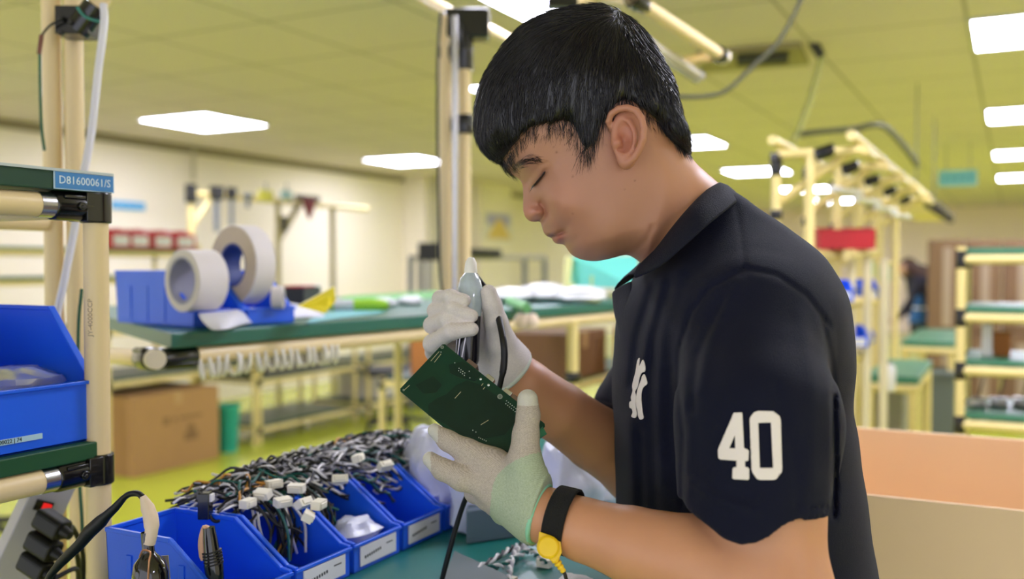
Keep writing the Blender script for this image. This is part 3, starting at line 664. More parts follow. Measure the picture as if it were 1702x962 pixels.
FELT = mat('white_felt', (236, 226, 222), .85, bump=.3, bscale=500)
k_ = 892 / 280
def zz(pts): return [(1160 + x / k_, 660 + y / k_) for x, y in pts]
d4 = decal('sleeve_numeral', zz([(190, 82), (232, 80), (236, 90), (244, 268), (262, 276), (270, 284), (268, 332), (262, 338), (250, 338), (250, 368), (266, 372), (272, 380), (272, 432), (264, 438), (190, 434), (182, 428), (184, 378), (192, 370), (204, 370), (204, 336), (118, 330), (108, 322), (106, 280), (110, 268)]),
      [zz([(196, 200), (166, 270), (198, 270)])], shirt, FELT); d4['label'] = 'white felt numeral 4'
d0 = decal('sleeve_numeral', zz([(296, 80), (320, 72), (398, 74), (432, 100), (438, 120), (446, 380), (444, 396), (414, 434), (400, 438), (326, 438), (312, 432), (290, 402), (284, 384), (274, 120), (278, 104)]),
      [zz([(320, 136), (386, 134), (398, 374), (328, 374)])], shirt, FELT); d0['label'] = 'white felt numeral 0'
kn = 481 / 180
def zn(pts): return [(980 + x / kn, 380 + y / kn) for x, y in pts]
NYL = [[(222, 574), (212, 590), (204, 640), (196, 668), (190, 700), (192, 720), (184, 748), (186, 764), (178, 770), (178, 794), (188, 800), (192, 816), (186, 834), (204, 840), (210, 820), (206, 800), (204, 770), (206, 742), (202, 722), (214, 700), (222, 660), (232, 640), (246, 634), (248, 612), (238, 582), (228, 598), (220, 610)],
       [(244, 646), (234, 654), (230, 668), (222, 690), (212, 720), (206, 760), (208, 790), (214, 812), (216, 832), (226, 848), (240, 840), (236, 816), (232, 780), (230, 740), (238, 706), (256, 690), (254, 670)]]
for i, pl in enumerate(NYL): decal('chest_monogram', smooth_poly(zn(pl), 3), [], shirt, FELT, step=2.5)
# ---- trousers and shoes (below the frame)
def leg_w(x, y, z): return (np.array([x, y, z]) - np.array(CAM)) @ RM.T
hipw = at_d(1235, 1150, 1.06); rv = np.array([rgt.x, rgt.y]); fv2 = np.array([fwd.x, fwd.y]) / np.linalg.norm([fwd.x, fwd.y]); hx = np.array([hipw.x, hipw.y])
def LW(side, a, z): q = hx + fv2 * side + rv * a; return leg_w(q[0], q[1], z)
def trousf(P):
    tor = P.copy(); tor[:, 2] = 1.06 + (P[:, 2] - 1.06) * .78
    f = cap(tor, LW(0, 0, .98), LW(0, 0, .84), .115, .128)
    for s in (-.09, .09):
        l = smin(cap(P, LW(s, 0, .84), LW(s * 1.1, -.01, .48), .095, .068), cap(P, LW(s * 1.1, -.01, .48), LW(s * 1.15, .01, .09), .068, .058), .02); f = smin(f, l, .03)
    return smax(f, -(P @ (RM @ np.array([0, 0, 1.])) + CAMZ - .07), .004)
a_ = np.array([LW(s, b, z) for s in (-.25, .25) for b in (-.22, .22) for z in (.0, 1.12)])
tv, tq = mesh_sdf(trousf, a_.min(0), a_.max(0), .008)
np_mesh('trousers', tv, tq, mat('dark_trousers', (34, 36, 44), .85, vary=.08, scale=20, bump=.4, bscale=500), person, smooth_iter=2)
for s in (-.10, .10):
    def shoef(P, s=s):
        f = smin(cap(P, LW(s, .05, .05), LW(s, -.16, .035), .042, .036), cap(P, LW(s, .02, .08), LW(s, .02, .10), .045, .045), .02)
        return smax(f, -(P @ (RM @ np.array([0, 0, 1.])) + CAMZ - .001), .002)
    a_ = np.array([LW(s + q, b, z) for q in (-.07, .07) for b in (-.24, .14) for z in (-.02, .18)])
    v_, q_ = mesh_sdf(shoef, a_.min(0), a_.max(0), .006); np_mesh('shoe', v_, q_, mat('shoe_leather', (22, 22, 24), .5), person, smooth_iter=1)
# ---- gloves
def knit(name, rgb, rgb2, sc_=300):
    m = mat(name, rgb, .85, bump=.0, spec=.2); nt = m.node_tree; b = nt.nodes['Principled BSDF']
    tc = nt.nodes.new('ShaderNodeTexCoord'); mp = nt.nodes.new('ShaderNodeMapping'); mp.inputs['Rotation'].default_value = (.5, .9, .7)
    nt.links.new(tc.outputs['Object'], mp.inputs['Vector'])
    w = nt.nodes.new('ShaderNodeTexWave'); w.inputs['Scale'].default_value = sc_; w.inputs['Distortion'].default_value = 1.2; w.inputs['Detail'].default_value = 2; nt.links.new(mp.outputs['Vector'], w.inputs['Vector'])
    n = nt.nodes.new('ShaderNodeTexNoise'); n.inputs['Scale'].default_value = 700; nt.links.new(tc.outputs['Object'], n.inputs['Vector'])
    ad = nt.nodes.new('ShaderNodeMath'); ad.operation = 'ADD'; wm = nt.nodes.new('ShaderNodeMath'); wm.operation = 'MULTIPLY_ADD'; wm.inputs[1].default_value = .45; wm.inputs[2].default_value = .1; nt.links.new(w.outputs['Fac'], wm.inputs[0]); nt.links.new(wm.outputs[0], ad.inputs[0]); nm = nt.nodes.new('ShaderNodeMath'); nm.operation = 'MULTIPLY'; nm.inputs[1].default_value = 1.4; nt.links.new(n.outputs['Fac'], nm.inputs[0]); nt.links.new(nm.outputs[0], ad.inputs[1])
    ml = nt.nodes.new('ShaderNodeMath'); ml.operation = 'MULTIPLY'; ml.inputs[1].default_value = .5; nt.links.new(ad.outputs[0], ml.inputs[0])
    mx = nt.nodes.new('ShaderNodeMix'); mx.data_type = 'RGBA'; mx.inputs['A'].default_value = lin(rgb2) + (1,); mx.inputs['B'].default_value = lin(rgb) + (1,)
    nt.links.new(ml.outputs[0], mx.inputs['Factor']); nt.links.new(mx.outputs['Result'], b.inputs['Base Color'])
    bp = nt.nodes.new('ShaderNodeBump'); bp.inputs['Strength'].default_value = .6; bp.inputs['Distance'].default_value = .0005; nt.links.new(ml.outputs[0], bp.inputs['Height']); nt.links.new(bp.outputs['Normal'], b.inputs['Normal'])
    return m
KN = knit('grey_knit', (214, 202, 190), (132, 122, 114)); KC = knit('cuff_knit', (198, 208, 184), (126, 142, 118)); KT = mat('finger_coating', (200, 197, 188), .6, bump=.3, bscale=900)
MINT = mat('mint_hem', (146, 208, 178), .8, bump=.3, bscale=900); KW = knit('white_knit', (234, 226, 222), (196, 188, 186))
def near_glove(P):
    f = cap(P, VV(893, 852, .900), VV(818, 775, .918), .0245, .0165)
    f = smin(f, cap(P, VV(890, 856, .900), VV(803, 800, .918), .0240, .0165), .010)
    f = smin(f, cap(P, VV(888, 860, .906), VV(815, 825, .930), .0225, .0145), .010)
    f = smin(f, cap(P, VV(890, 858, .910), VV(838, 850, .938), .0210, .0130), .010)
    f = smin(f, chain(P, [(888, 830, .898, .0235), (872, 768, .898, .0165), (874, 722, .900, .0122), (878, 690, .902, .0108), (877, 664, .906, .0098)]), .013)
    f = smin(f, chain(P, [(822, 772, .918, .0155), (776, 750, .925, .0122), (744, 732, .933, .0098), (722, 715, .940, .0068)]), .006)
    f = smin(f, chain(P, [(812, 798, .918, .0150), (768, 794, .916, .0122), (736, 780, .922, .0102), (715, 763, .930, .0075)]), .004)
    f = smin(f, chain(P, [(812, 826, .930, .0125), (790, 818, .958, .0105), (792, 790, .975, .0095), (806, 768, .972, .0085)]), .004)
    f = smin(f, chain(P, [(838, 850, .938, .0120), (822, 840, .966, .0100), (824, 812, .980, .0090), (834, 790, .975, .0080)]), .004)
    ax = VV(925, 863, .893) - VV(880, 847, .903); ax = ax / np.linalg.norm(ax)
    u = (P - VV(896, 853, .899)) @ ax
    f = f - .0006 * np.sin(u * 1400) * np.clip((u + .012) / .012, 0, 1)          # ribbed wrinkles near the cuff
    X, Y = 851 + P[:, 0] / P[:, 2] * F, 481 - P[:, 1] / P[:, 2] * F
    return smax(f, u - .002, .0015)
v_, q_ = mesh_sdf(near_glove, (-.11, -.27, .84), (.055, -.08, 1.0), .0013)
c_ = v_[q_].mean(1); X, Y = proj(c_); a1 = VV(925, 863, .893) - VV(880, 847, .903); a1 /= np.linalg.norm(a1); u = (c_ - VV(896, 853, .899)) @ a1
mi = np.where(np.hypot(X - 925, Y - 865) < 118 + 6 * np.sin(Y * .05), 1, 0); mi = np.where((Y < 674) & (X > 850), 2, mi); mi = np.where((X < 728) & (Y < 735), 2, mi); mi = np.where((X < 716) & (Y > 735), 2, mi)
g1, v1 = np_mesh('glove', v_, q_, [KN, KC, KT], person, mi=mi, smooth_iter=1); g1['label'] = 'grey beige knit glove with pale green cuff'
# rings around the wrist
def wring(c, axis, ru, rv, r, n=40, up=None):
    axis = axis.normalized(); e1 = (up if up is not None else Vector(upv)); e1 = (e1 - axis * e1.dot(axis)).normalized(); e2 = axis.cross(e1)
    return [c + e1 * ru * math.cos(2 * math.pi * k / n) + e2 * rv * math.sin(2 * math.pi * k / n) for k in range(n + 1)]
ax1 = (at_d(925, 863, .893) - at_d(880, 847, .903)).normalized()
def near_r(c, ax):                      # radius of the arm round c
    return wring(c, ax, .0265, .0265, 0)
cc = at_d(897, 853, .899); ring = wring(cc, ax1, .0268, .0262, 0)
MB().tube(ring, .0026, 8, caps=False).build('cuff_hem', MINT, g1, smooth=True)
def far_glove(P):
    f = chain(P, [(846, 612, 1.085, .0245), (833, 572, 1.072, .0180), (824, 535, 1.060, .0130), (818, 508, 1.054, .0106), (812, 486, 1.050, .0088)])
    f = smin(f, cap(P, VV(846, 612, 1.088), VV(770, 582, 1.100), .0240, .0150), .012)
    f = smin(f, cap(P, VV(846, 612, 1.088), VV(775, 550, 1.110), .0240, .0145), .012)
    f = smin(f, cap(P, VV(846, 608, 1.088), VV(785, 522, 1.110), .0230, .0135), .012)
    f = smin(f, cap(P, VV(840, 600, 1.088), VV(790, 500, 1.105), .0220, .0125), .012)
    for ch in ([(785, 503, 1.105, .0110), (745, 497, 1.090, .0104), (732, 496, 1.058, .0086), (748, 493, 1.034, .0078), (772, 499, 1.032, .0070)],
               [(778, 524, 1.110, .0112), (736, 522, 1.095, .0106), (724, 516, 1.058, .0088), (752, 512, 1.030, .0080), (784, 525, 1.030, .0072)],
               [(772, 550, 1.110, .0112), (730, 550, 1.092, .0108), (718, 540, 1.058, .0090), (742, 530, 1.031, .0082), (776, 534, 1.034, .0074)],
               [(765, 582, 1.100, .0118), (724, 584, 1.080, .0114), (719, 571, 1.050, .0100), (750, 551, 1.025, .0088), (784, 547, 1.025, .0076)]):
        f = smin(f, chain(P, ch), .0010)
    ax = VV(875, 640, 1.095) - VV(845, 612, 1.085); ax = ax / np.linalg.norm(ax); u = (P - VV(850, 616, 1.087)) @ ax
    f = f - .0004 * np.sin(u * 1500) * np.clip((u + .02) / .02, 0, 1)
    return smax(f, u - .002, .0015)
v_, q_ = mesh_sdf(far_glove, (-.12, -.14, .99), (.04, .02, 1.14), .0014)
g2, v2 = np_mesh('glove', v_, q_, [KW], person, smooth_iter=1); g2['label'] = 'white knit glove gripping the screwdriver'
ax2 = (at_d(875, 640, 1.095) - at_d(845, 612, 1.085)).normalized()
MB().tube(wring(at_d(851, 617, 1.087), ax2, .0268, .0262, 0), .0028, 8, caps=False).build('cuff_hem', mat('pale_hem', (205, 212, 200), .8), g2, smooth=True)
# ---- wrist strap
axs = (at_d(970, 880, .882) - at_d(925, 863, .893)).normalized(); axs = (axs + (rgt * .28 - upv * -.12) * .35).normalized()
band = MB(); c0 = at_d(936, 864, .890)
rows = []
for o_, rr in ((-.0095, .0284), (-.0085, .0294), (0, .0298), (.0085, .0302), (.0095, .0292)):
    rows.append(wring(c0 + axs * o_, axs, rr, rr, 0, 48))
n = 49; vs = [p for r in rows for p in r]; fs = [(i * n + j, i * n + j + 1, (i + 1) * n + j + 1, (i + 1) * n + j) for i in range(4) for j in range(n - 1)]
STRAPM = mat('black_webbing', (13, 13, 15), .9, bump=.6, bscale=900)
strap = band._add(vs, fs).build('wrist_strap', STRAPM, person, smooth=True); sm = strap.modifiers.new('t', 'SOLIDIFY'); sm.thickness = .0022; sm.offset = 0
YEL = mat('yellow_plastic', (240, 200, 20), .4)
sc_c = at_d(914, 905, .862); zax = (CAM - sc_c).normalized(); xax = (at_d(935, 893, .862) - at_d(896, 880, .862)).normalized(); yax = zax.cross(xax).normalized(); xax = yax.cross(zax)
def pq(x, y): v = at_d(x, y, .862) - sc_c; return (v.dot(xax), v.dot(yax))
Ms = basis(sc_c, xax, yax, zax)
sn = MB().prism([pq(*p) for p in ((896, 883), (931, 895), (934, 918), (930, 926), (921, 935), (905, 924), (897, 914), (894, 905))], -.004, .002, Ms)
cx_, cy_ = pq(911, 909)
sn.lathe([(.0102, 0), (.0102, .0045), (.0085, .006), (0, .0064)], Ms @ Matrix.Translation((cx_, cy_, .001)))
sn.lathe([(.0085, .0005), (.0085, .0052)], Ms @ Matrix.Translation((cx_, cy_, .0022)))
for k in range(4):
    a_, b_ = at_d(922 + k * 4, 928 + k * 6, .862), at_d(925 + k * 4, 932 + k * 6, .862); sn.tube([a_, b_], .0042 - .0005 * k, 10)
sn.tube([at_d(920, 926, .862), at_d(938, 950, .862)], .0022, 8)
sn.build('snap_fastener', YEL, strap, bevel=.0006)
MB().tube(spline([at_d(936, 946, .862), at_d(941, 962, .862), at_d(948, 1000, .87), at_d(960, 1080, .9), at_d(975, 1160, .95)], 5), .0017, 8).build('cord', BLACKR, strap, smooth=True)

# ================================================================== circuit board in the hands
def board():
    A = at_d(737, 570, .978); C_ = at_d(908, 706, .936); u_ = C_ - A; B1 = at_d(663, 648, 1.0) - CAM; B = CAM + B1 * ((A - CAM).dot(u_) / B1.dot(u_))
    xa = (C_ - A); Lx = xa.length; xa.normalize(); ya = B - A; ya = (ya - xa * ya.dot(xa)); Ly = ya.length; ya.normalize(); za = xa.cross(ya)
    if za.dot(CAM - A) < 0: za = -za
    M = basis(A, xa, ya, za)
    t = empty('circuit_board', A, 'dark green circuit board held up between the two gloved hands', 'circuit board')
    pm = mat('solder_mask', (4, 50, 34), .42, vary=.30, scale=45, spec=.3); th = .0016
    r = .002; m = MB().prism([(r, 0), (Lx - r, 0), (Lx, r), (Lx, Ly - r), (Lx - r, Ly), (r, Ly), (0, Ly - r), (0, r)], -th, 0, M)
    m.build('board', pm, t)
    def uv(px, py):
        o = CAM; rr = ray(px, py); k = (A - o).dot(za) / rr.dot(za); p = o + rr * k - A; return p.dot(xa), p.dot(ya)
    # copper pour outlines, drawn as slightly raised darker areas of the mask
    pour = MB()
    for pts in ([(712, 672), (726, 662), (742, 655), (758, 640), (776, 632), (800, 640), (822, 655), (850, 676), (858, 700), (840, 722), (800, 730), (768, 722), (738, 704), (712, 690)], [(746, 606), (770, 600), (800, 622), (790, 634), (765, 628), (748, 620)], [(690, 640), (704, 655), (725, 652), (735, 640), (720, 625)]):
        pour.prism([uv(*p) for p in pts], 0, .00012, M)
    pour.build('copper_pour', mat('mask_over_copper', (3, 36, 27), .38, vary=.3, scale=80, spec=.3), t)
    sol = MB(); dots = [(763 + 3.2 * i - 0.6 * j, 612 + 2.6 * i + 4 * j) for i in range(4) for j in range(2)] + [(842 + 3.1 * i - 1.2 * j, 666 + 2.6 * i + 5 * j) for i in range(7) for j in range(2)] + [(796 + i * 3, 727 + i * 1.4) for i in range(5)] + [(786, 715), (791, 718), (756, 603), (780, 617), (781, 628), (733, 585)]
    for x, y in dots: a_, b_ = uv(x, y); sol.lathe([(.00055, 0), (.0005, .0005), (0, .0008)], M @ Matrix.Translation((a_, b_, 0)), 8)
    for x, y in ((799, 630), (812, 640)): a_, b_ = uv(x, y); sol.lathe([(.0012, 0), (.0012, .0006), (0, .0012)], M @ Matrix.Translation((a_, b_, 0)), 12)
    sol.build('solder_joints', mat('solder', (200, 205, 200), .3, metal=.8), t)
    hole = MB()
    for x, y, rr in ((831, 659, .0026), (735, 577, .0018), (671, 648, .0011)):
        a_, b_ = uv(x, y); MM = M @ Matrix.Translation((a_, b_, 0)); hole.lathe([(rr * .45, .0001), (rr * .5, .0005), (rr, .0005), (rr * 1.02, 0)], MM, 20); hole.lathe([(rr * .3, .0004), (0, .0010)], MM, 10)
    hole.build('screw_ring', mat('ring_metal', (150, 160, 155), .35, metal=.7), t)
    tr = MB()
    for q in (((716, 600), (730, 584)), ((722, 602), (733, 588)), ((672, 648), (681, 640)), ((756, 662), (766, 651)), ((799, 706), (812, 698)), ((803, 647), (806, 643)), ((800, 641), (803, 637))):
        a_, b_ = uv(*q[0]), uv(*q[1]); d = Vector((b_[0] - a_[0], b_[1] - a_[1], 0)); n_ = Vector((-d.y, d.x, 0)).normalized() * .0003
        tr._add([M @ (Vector((a_[0], a_[1], .0002)) + n_), M @ (Vector((b_[0], b_[1], .0002)) + n_), M @ (Vector((b_[0], b_[1], .0002)) - n_), M @ (Vector((a_[0], a_[1], .0002)) - n_), M @ (Vector((a_[0], a_[1], 0)) + n_), M @ (Vector((b_[0], b_[1], 0)) + n_), M @ (Vector((b_[0], b_[1], 0)) - n_), M @ (Vector((a_[0], a_[1], 0)) - n_)], [(0, 1, 2, 3), (0, 4, 5, 1), (2, 6, 7, 3)])
    tr.build('bare_tracks', mat('track_tin', (190, 180, 150), .4, metal=.5), t)
    # sockets on the component side, sticking out past the top edge
    SK = mat('socket_metal', (120, 100, 96), .3, metal=.6)
    for (x, w, dp, mtl) in ((.0305, .0125, .0125, SK), (.0560, .0095, .0080, CHROME), (.0795, .0090, .0080, CHROME), (.0900, .0085, .0080, SK)):
        s = MB(); s.box((x, -.0045, -th - dp), (x + w, .010, -th), 0, M); s.box((x + .001, -.0050, -th - dp + .0012), (x + w - .001, -.0044, -th - .0012), 1, M)
        s.build('socket', [mtl, BLACKP], t, bevel=.0003)
    oth = MB()
    for _ in range(14):
        x, y, w, h, d_ = random.uniform(.012, Lx - .015), random.uniform(.012, Ly - .012), random.uniform(.003, .010), random.uniform(.003, .008), random.uniform(.001, .004); oth.box((x, y, -th - d_), (x + w, y + h, -th), 0, M)
    oth.build('chips', BLACKP, t)
    c2 = MB().prism([(Lx - .002, Ly * .05), (Lx + .006, Ly * .10), (Lx + .004, Ly * .22), (Lx - .002, Ly * .2)], -th, 0, M); c2.build('edge_tab', mat('tab_green', (40, 110, 76), .5), t)
board()
# ================================================================== screwdriver
def driver():
    a, b = at_d(783, 430, 1.062), at_d(777, 600, 1.048); ax = (b - a).normalized(); e1 = ax.orthogonal().normalized(); e2 = ax.cross(e1); M = basis(a, e1, e2, ax)
    t = empty('electric_screwdriver', a, 'black and clear electric screwdriver gripped in the white gloved hand', 'screwdriver')
    MB().lathe([(0, -.002), (.0035, -.001), (.0062, .004), (.0072, .014), (.0066, .022)], M).build('plug', mat('plug_white', (238, 236, 230), .35), t, smooth=True)
    MB().lathe([(.0066, .016), (.0110, .022), (.0138, .032), (.0145, .046), (.0135, .062), (.0120, .066)], M).build('cap', mat('clear_cap', (176, 190, 200), .15, coat=.6, vary=.35, scale=70), t, smooth=True)
    MB().lathe([(.0122, .040), (.0128, .06), (.0125, .112), (.0112, .116), (0, .117)], M).build('handle', mat('black_handle', (24, 22, 28), .25, coat=.4), t, smooth=True)
    st = MB()
    for k in range(5): 
        an = k * .55 - 1.6; st.tube([M @ Vector((.0126 * math.cos(an + s * .10), .0126 * math.sin(an + s * .10), .045 + s * .008)) for s in range(9)], .0007, 5)
    st.build('silver_stripe', mat('silver', (215, 210, 220), .3, metal=.5), t)
    MB().tube([M @ Vector((0, 0, .115)), M @ Vector((0, 0, .125)), M @ Vector((0, 0, .14))], [.005, .003, .002]).build('bit', CHROME, t, smooth=True)
    cb = spline([at_d(786, 452, 1.066), at_d(800, 470, 1.085), at_d(815, 490, 1.085), at_d(826, 518, 1.058), at_d(836, 562, 1.026), at_d(838, 600, 1.020), at_d(831, 640, 1.02), at_d(815, 700, 1.04), at_d(795, 780, 1.06), at_d(766, 850, 1.09), at_d(735, 962, 1.10), at_d(728, 1010, 1.12)], 6)
    MB().tube(cb, [.0032] * 20 + [.0038] * 14 + [.003] * (len(cb) - 34), 10).build('power_cord', BLACKR, t, smooth=True)
driver()
# ================================================================== pipe-and-joint racks
PR = .014
def pipe(parent, a, b, m=CREAM, r=PR, name='pipe', lab=None):
    o = MB().tube([a, b], r, 20).build(name, m, parent, smooth=True)
    if lab: o['label'] = lab
    return o
def joint(parent, c, d, L=.06, r=.0185, bolt=True):     # black sleeve joint centred at c along d
    d = Vector(d).normalized(); c = Vector(c); m = MB(); m.tube([c - d * L / 2, c - d * (L / 2 - .003), c + d * (L / 2 - .003), c + d * L / 2], [r * .94, r, r, r * .94], 20)
    e = d.orthogonal().normalized(); g = d.cross(e)
    for e_ in (g,): m.box((-.004, -L * .46, r * .7), (.004, L * .46, r * 1.2), 0, basis(c, e, d, e_))
    if bolt:
        for s in (-.25, .25):
            q = c + d * L * s
            for k in (e, -e): m.tube([q + k * r * .8, q + k * (r + .003)], .0045, 8)
    return m.build('joint', BLACKP, parent, smooth=True)
def board_(parent, x0, x1, y0, y1, z, t=.02, m=GREENB, name='shelf_board'):
    return MB().box((x0, y0, z - t), (x1, y1, z)).build(name, m, parent, bevel=.0015)

# ---- rack at the left edge of the frame
rack = empty('pipe_rack', (-1.1, .77, 0), 'cream pipe rack with black joints and green boards at the left edge', 'rack')
RX, RY = -.946, .770
pipe(rack, (RX, RY, 0), (RX, RY, 1.41), name='post')
pipe(rack, (-1.325, 1.001, 0), (-1.325, 1.001, 2.42), CREAM, .0141, 'post'); pipe(rack, (-1.296, 1.018, 0), (-1.296, 1.018, 2.42), CREAM, .0141, 'post')
pipe(rack, (-1.325, .20, 0), (-1.325, .20, 1.41), name='post'); pipe(rack, (RX, .20, 0), (RX, .20, 1.41), name='post')
for z, x_ in ((1.4165, RX), (1.113, RX), (.30, RX)):
    pipe(rack, (x_, .2, z), (x_, RY - .02, z), name='rail')
    pipe(rack, (-1.325, .2, z), (-1.325, .985, z), name='rail'); pipe(rack, (-1.31, RY - .03, z), (RX - .02, RY - .03, z), name='rail')
for z in (1.4165, 1.113):
    jm = MB()
    jm.tube([(RX, RY - .060, z), (RX, RY - .057, z), (RX, RY - .02, z), (RX, RY, z)], [.0155, .0165, .0165, .016], 20)
    jm.tube([(RX, RY, z - .0178), (RX, RY, z - .0165), (RX, RY, z + .0165), (RX, RY, z + .0178)], [.0164, .0176, .0176, .0164], 24); jm.box((RX - .0160, RY - .024, z - .0165), (RX + .0162, RY + .002, z + .0165)); jm.tube([(RX + .015, RY - .032, z), (RX + .0195, RY - .032, z)], .005, 10)
    jm.tube([(RX + .017, RY - .032, z - .001), (RX + .0205, RY - .032, z - .001)], .0025, 8)
    jm.box((RX - .010, RY - .052, z + .008), (RX + .0158, RY - .025, z + .0120))
    jm.build('joint', BLACKP, rack, smooth=True, bevel=.0015)
    MB().tube([(RX, RY - .078, z), (RX, RY - .058, z)], .0146, 20).build('pipe_insert', CHROME, rack, smooth=True)
joint(rack, (-1.31, 1.01, 1.93), (0, 0, 1), .055, .0215)
# clamp with a stub pipe near the top of the twin posts
cl = MB(); q0 = at_d(135, 40, 1.46); q1 = at_d(150, 22, 1.45)
cl.box((-.03, -.022, -.02), (.02, .022, .022), 0, basis(q0, rgt, fwd, upv)); cl.tube([at_d(128, 52, 1.45), at_d(160, 10, 1.45)], .019, 16)
for x, y in ((104, 31), (120, 38), (104, 56)): a_ = at_d(x, y, 1.435); cl.tube([a_, a_ - fwd * .008], .004, 8)
cl.build('clamp', BLACKP, rack, smooth=True, bevel=.001)
pipe(rack, at_d(160, 12, 1.45), at_d(200, -60, 1.45), name='stub')
board_(rack, -1.34, RX + .014, .18, RY + .012, 1.4545, .0215); board_(rack, -1.34, RX + .010, .18, RY - .008, 1.147, .0195, mat('green_mat_deep', (20, 76, 40), .5))
MB().box((RX + .0142, .18, 1.4535), (RX + .0165, RY + .012, 1.4565)).build('edge_strip', mat('pale_edge', (190, 200, 205), .3), rack)
# blue asset label on the upper board
lb = MB().box((RX + .0145, RY - .064, 1.4350), (RX + .0156, RY + .012, 1.4530)).build('asset_label', mat('label_blue', (60, 130, 200), .4), rack)
MB().box((RX + .0144, RY - .066, 1.4340), (RX + .0150, RY + .0138, 1.4540)).build('label_border', mat('label_border', (190, 214, 236), .4), rack)
text_mesh('label_text', 'D81600061/S', .0125, mat('label_ink', (215, 232, 245), .5), basis((RX + .0158, RY - .026, 1.444), (0, 1, 0), (0, 0, 1), (1, 0, 0)), lb)
# writing on the post
text_mesh('post_print', 'JY-4000CCP', .0085, mat('post_ink', (170, 150, 125), .6), basis((RX + .0055, RY - .0132, 1.29), (0, 0, 1), (-1, -.25, 0), (.25, -.97, 0)), rack)

# ---- hose, ground wires
tag(MB().tube(spline([at_d(172, 8, 1.43), at_d(173, 40, 1.42), at_d(163, 120, 1.41), at_d(152, 220, 1.40), at_d(137, 300, 1.39), at_d(122, 390, 1.39), at_d(106, 470, 1.38), at_d(94, 530, 1.38), at_d(84, 620, 1.38)], 6), .0056, 12).build('white_hose', mat('hose', (226, 224, 236), .35), smooth=True), 'thin white hose hanging in front of the twin posts at left', 'hose')
gw = MB(); gw.tube(spline([at_d(104, 32, 1.43), at_d(84, 42, 1.43), at_d(70, 58, 1.43), at_d(65, 72, 1.43)], 5), .0018, 8)
t = tag(MB().tube(spline([at_d(66, 90, 1.43), at_d(67, 150, 1.43), at_d(69, 210, 1.44), at_d(74, 250, 1.45)], 5), .0022, 8).build('ground_wire', mat('green_wire', (36, 92, 62), .5), smooth=True), 'green ground wire hanging beside the left edge of the posts', 'wire')
gw.build('lead', BLACKR, t, smooth=True); MB().tube([at_d(69, 58, 1.43), at_d(65, 90, 1.43)], .0034, 8).build('lug', mat('copper_lug', (120, 80, 70), .4, metal=.5), t)
tag(MB().tube(spline([at_d(136, 480, 1.30), at_d(130, 560, 1.30), at_d(132, 780, 1.28), at_d(136, 860, 1.27), at_d(140, 962, 1.26)], 6), .0022, 8).build('ground_wire', mat('green_wire', (36, 92, 62), .5), smooth=True), 'green ground wire running down between the front post and twin posts', 'wire')
tag(MB().tube(spline([at_d(128, 12, 1.42), at_d(142, 28, 1.42), at_d(166, 36, 1.42)], 5), .0020, 8).build('cable_tie', mat('teal_wire', (50, 130, 120), .5), smooth=True), 'teal wire looped over the black clamp at top left', 'wire')

# ================================================================== stacking bins
def bin_mesh(Wd, L, H, lip, t=.0022, rim=.004, top=.42):
    """open picking bin: front at +x (low lip), back at x=-L, width along y, base at z=0"""
    m = MB(); pr = [(0, 0), (0, lip), (-.012, lip + .002), (-L * top, H), (-L, H), (-L * .97, 0)]
    for y0 in (0, Wd - t):
        vs = [(x, y0, z) for x, z in pr] + [(x, y0 + t, z) for x, z in pr]; n = len(pr)
        m._add(vs, [tuple(range(n)), tuple(range(n, 2 * n))[::-1]] + [(i, n + i, n + (i + 1) % n, (i + 1) % n) for i in range(n)])
    m.box((-L * .97, 0, 0), (0, Wd, t)); m.box((-t, 0, 0), (0, Wd, lip)); m._add([(-L * .97, 0, 0), (-L * .97, Wd, 0), (-L, Wd, H), (-L, 0, H), (-L * .97 + t, 0, 0), (-L * .97 + t, Wd, 0), (-L + t, Wd, H), (-L + t, 0, H)], [(0, 3, 2, 1), (4, 5, 6, 7), (0, 4, 7, 3), (1, 2, 6, 5), (3, 7, 6, 2)])
    # rim flange and side ribs
    for s, y0 in ((-1, 0), (1, Wd)):
        pts = [(.0005, lip), (-.012, lip + .002), (-L * top, H), (-L, H)]
        for a_, b_ in zip(pts[:-1], pts[1:]):
            ya, yb = (y0 - rim * .3, y0 + rim) if s < 0 else (y0 - rim, y0 + rim * .3)
            m._add([(a_[0], ya, a_[1] - .003), (b_[0], ya, b_[1] - .003), (b_[0], yb, b_[1] - .003), (a_[0], yb, a_[1] - .003), (a_[0], ya, a_[1] + .002), (b_[0], ya, b_[1] + .002), (b_[0], yb, b_[1] + .002), (a_[0], yb, a_[1] + .002)], [(0, 1, 2, 3), (7, 6, 5, 4), (0, 4, 5, 1), (1, 5, 6, 2), (2, 6, 7, 3), (3, 7, 4, 0)])
    m.box((-L, 0, H - .003), (-L + rim, Wd, H + .002)); m.box((-rim * .6, -rim * .3, lip - .004), (rim * .7, Wd + rim * .3, lip))
    for k in range(3):
        x = -L * (.35 + .22 * k)
        for y0 in (-.0016, Wd): m.box((x - .004, y0, .006), (x + .004, y0 + .0016, H * .72))
    return m
def make_bin(name, Wd, L, H, lip, m, loc, rotz, label, group=None, card=True, **kw):
    t = empty(name, loc, label, 'bin', group, rot=(0, 0, rotz))
    bin_mesh(Wd, L, H, lip, **kw).build('shell', m, t, loc=(0, 0, 0), bevel=.0008)
    if card:
        MB().box((.0005, Wd * .12, lip * .18), (.0022, Wd * .88, lip * .86)).build('label_card', PAPER, t, loc=(0, 0, 0))
        w = MB(); [w.box((.0023, Wd * (.2 + .045 * q), lip * (.40 + .012 * q)), (.0025, Wd * (.225 + .045 * q), lip * (.50 + .012 * q))) for q in range(8)]; w.box((.0023, Wd * .66, lip * .60), (.0025, Wd * .80, lip * .64)); w.build('label_print', INK, t, loc=(0, 0, 0))
    return t
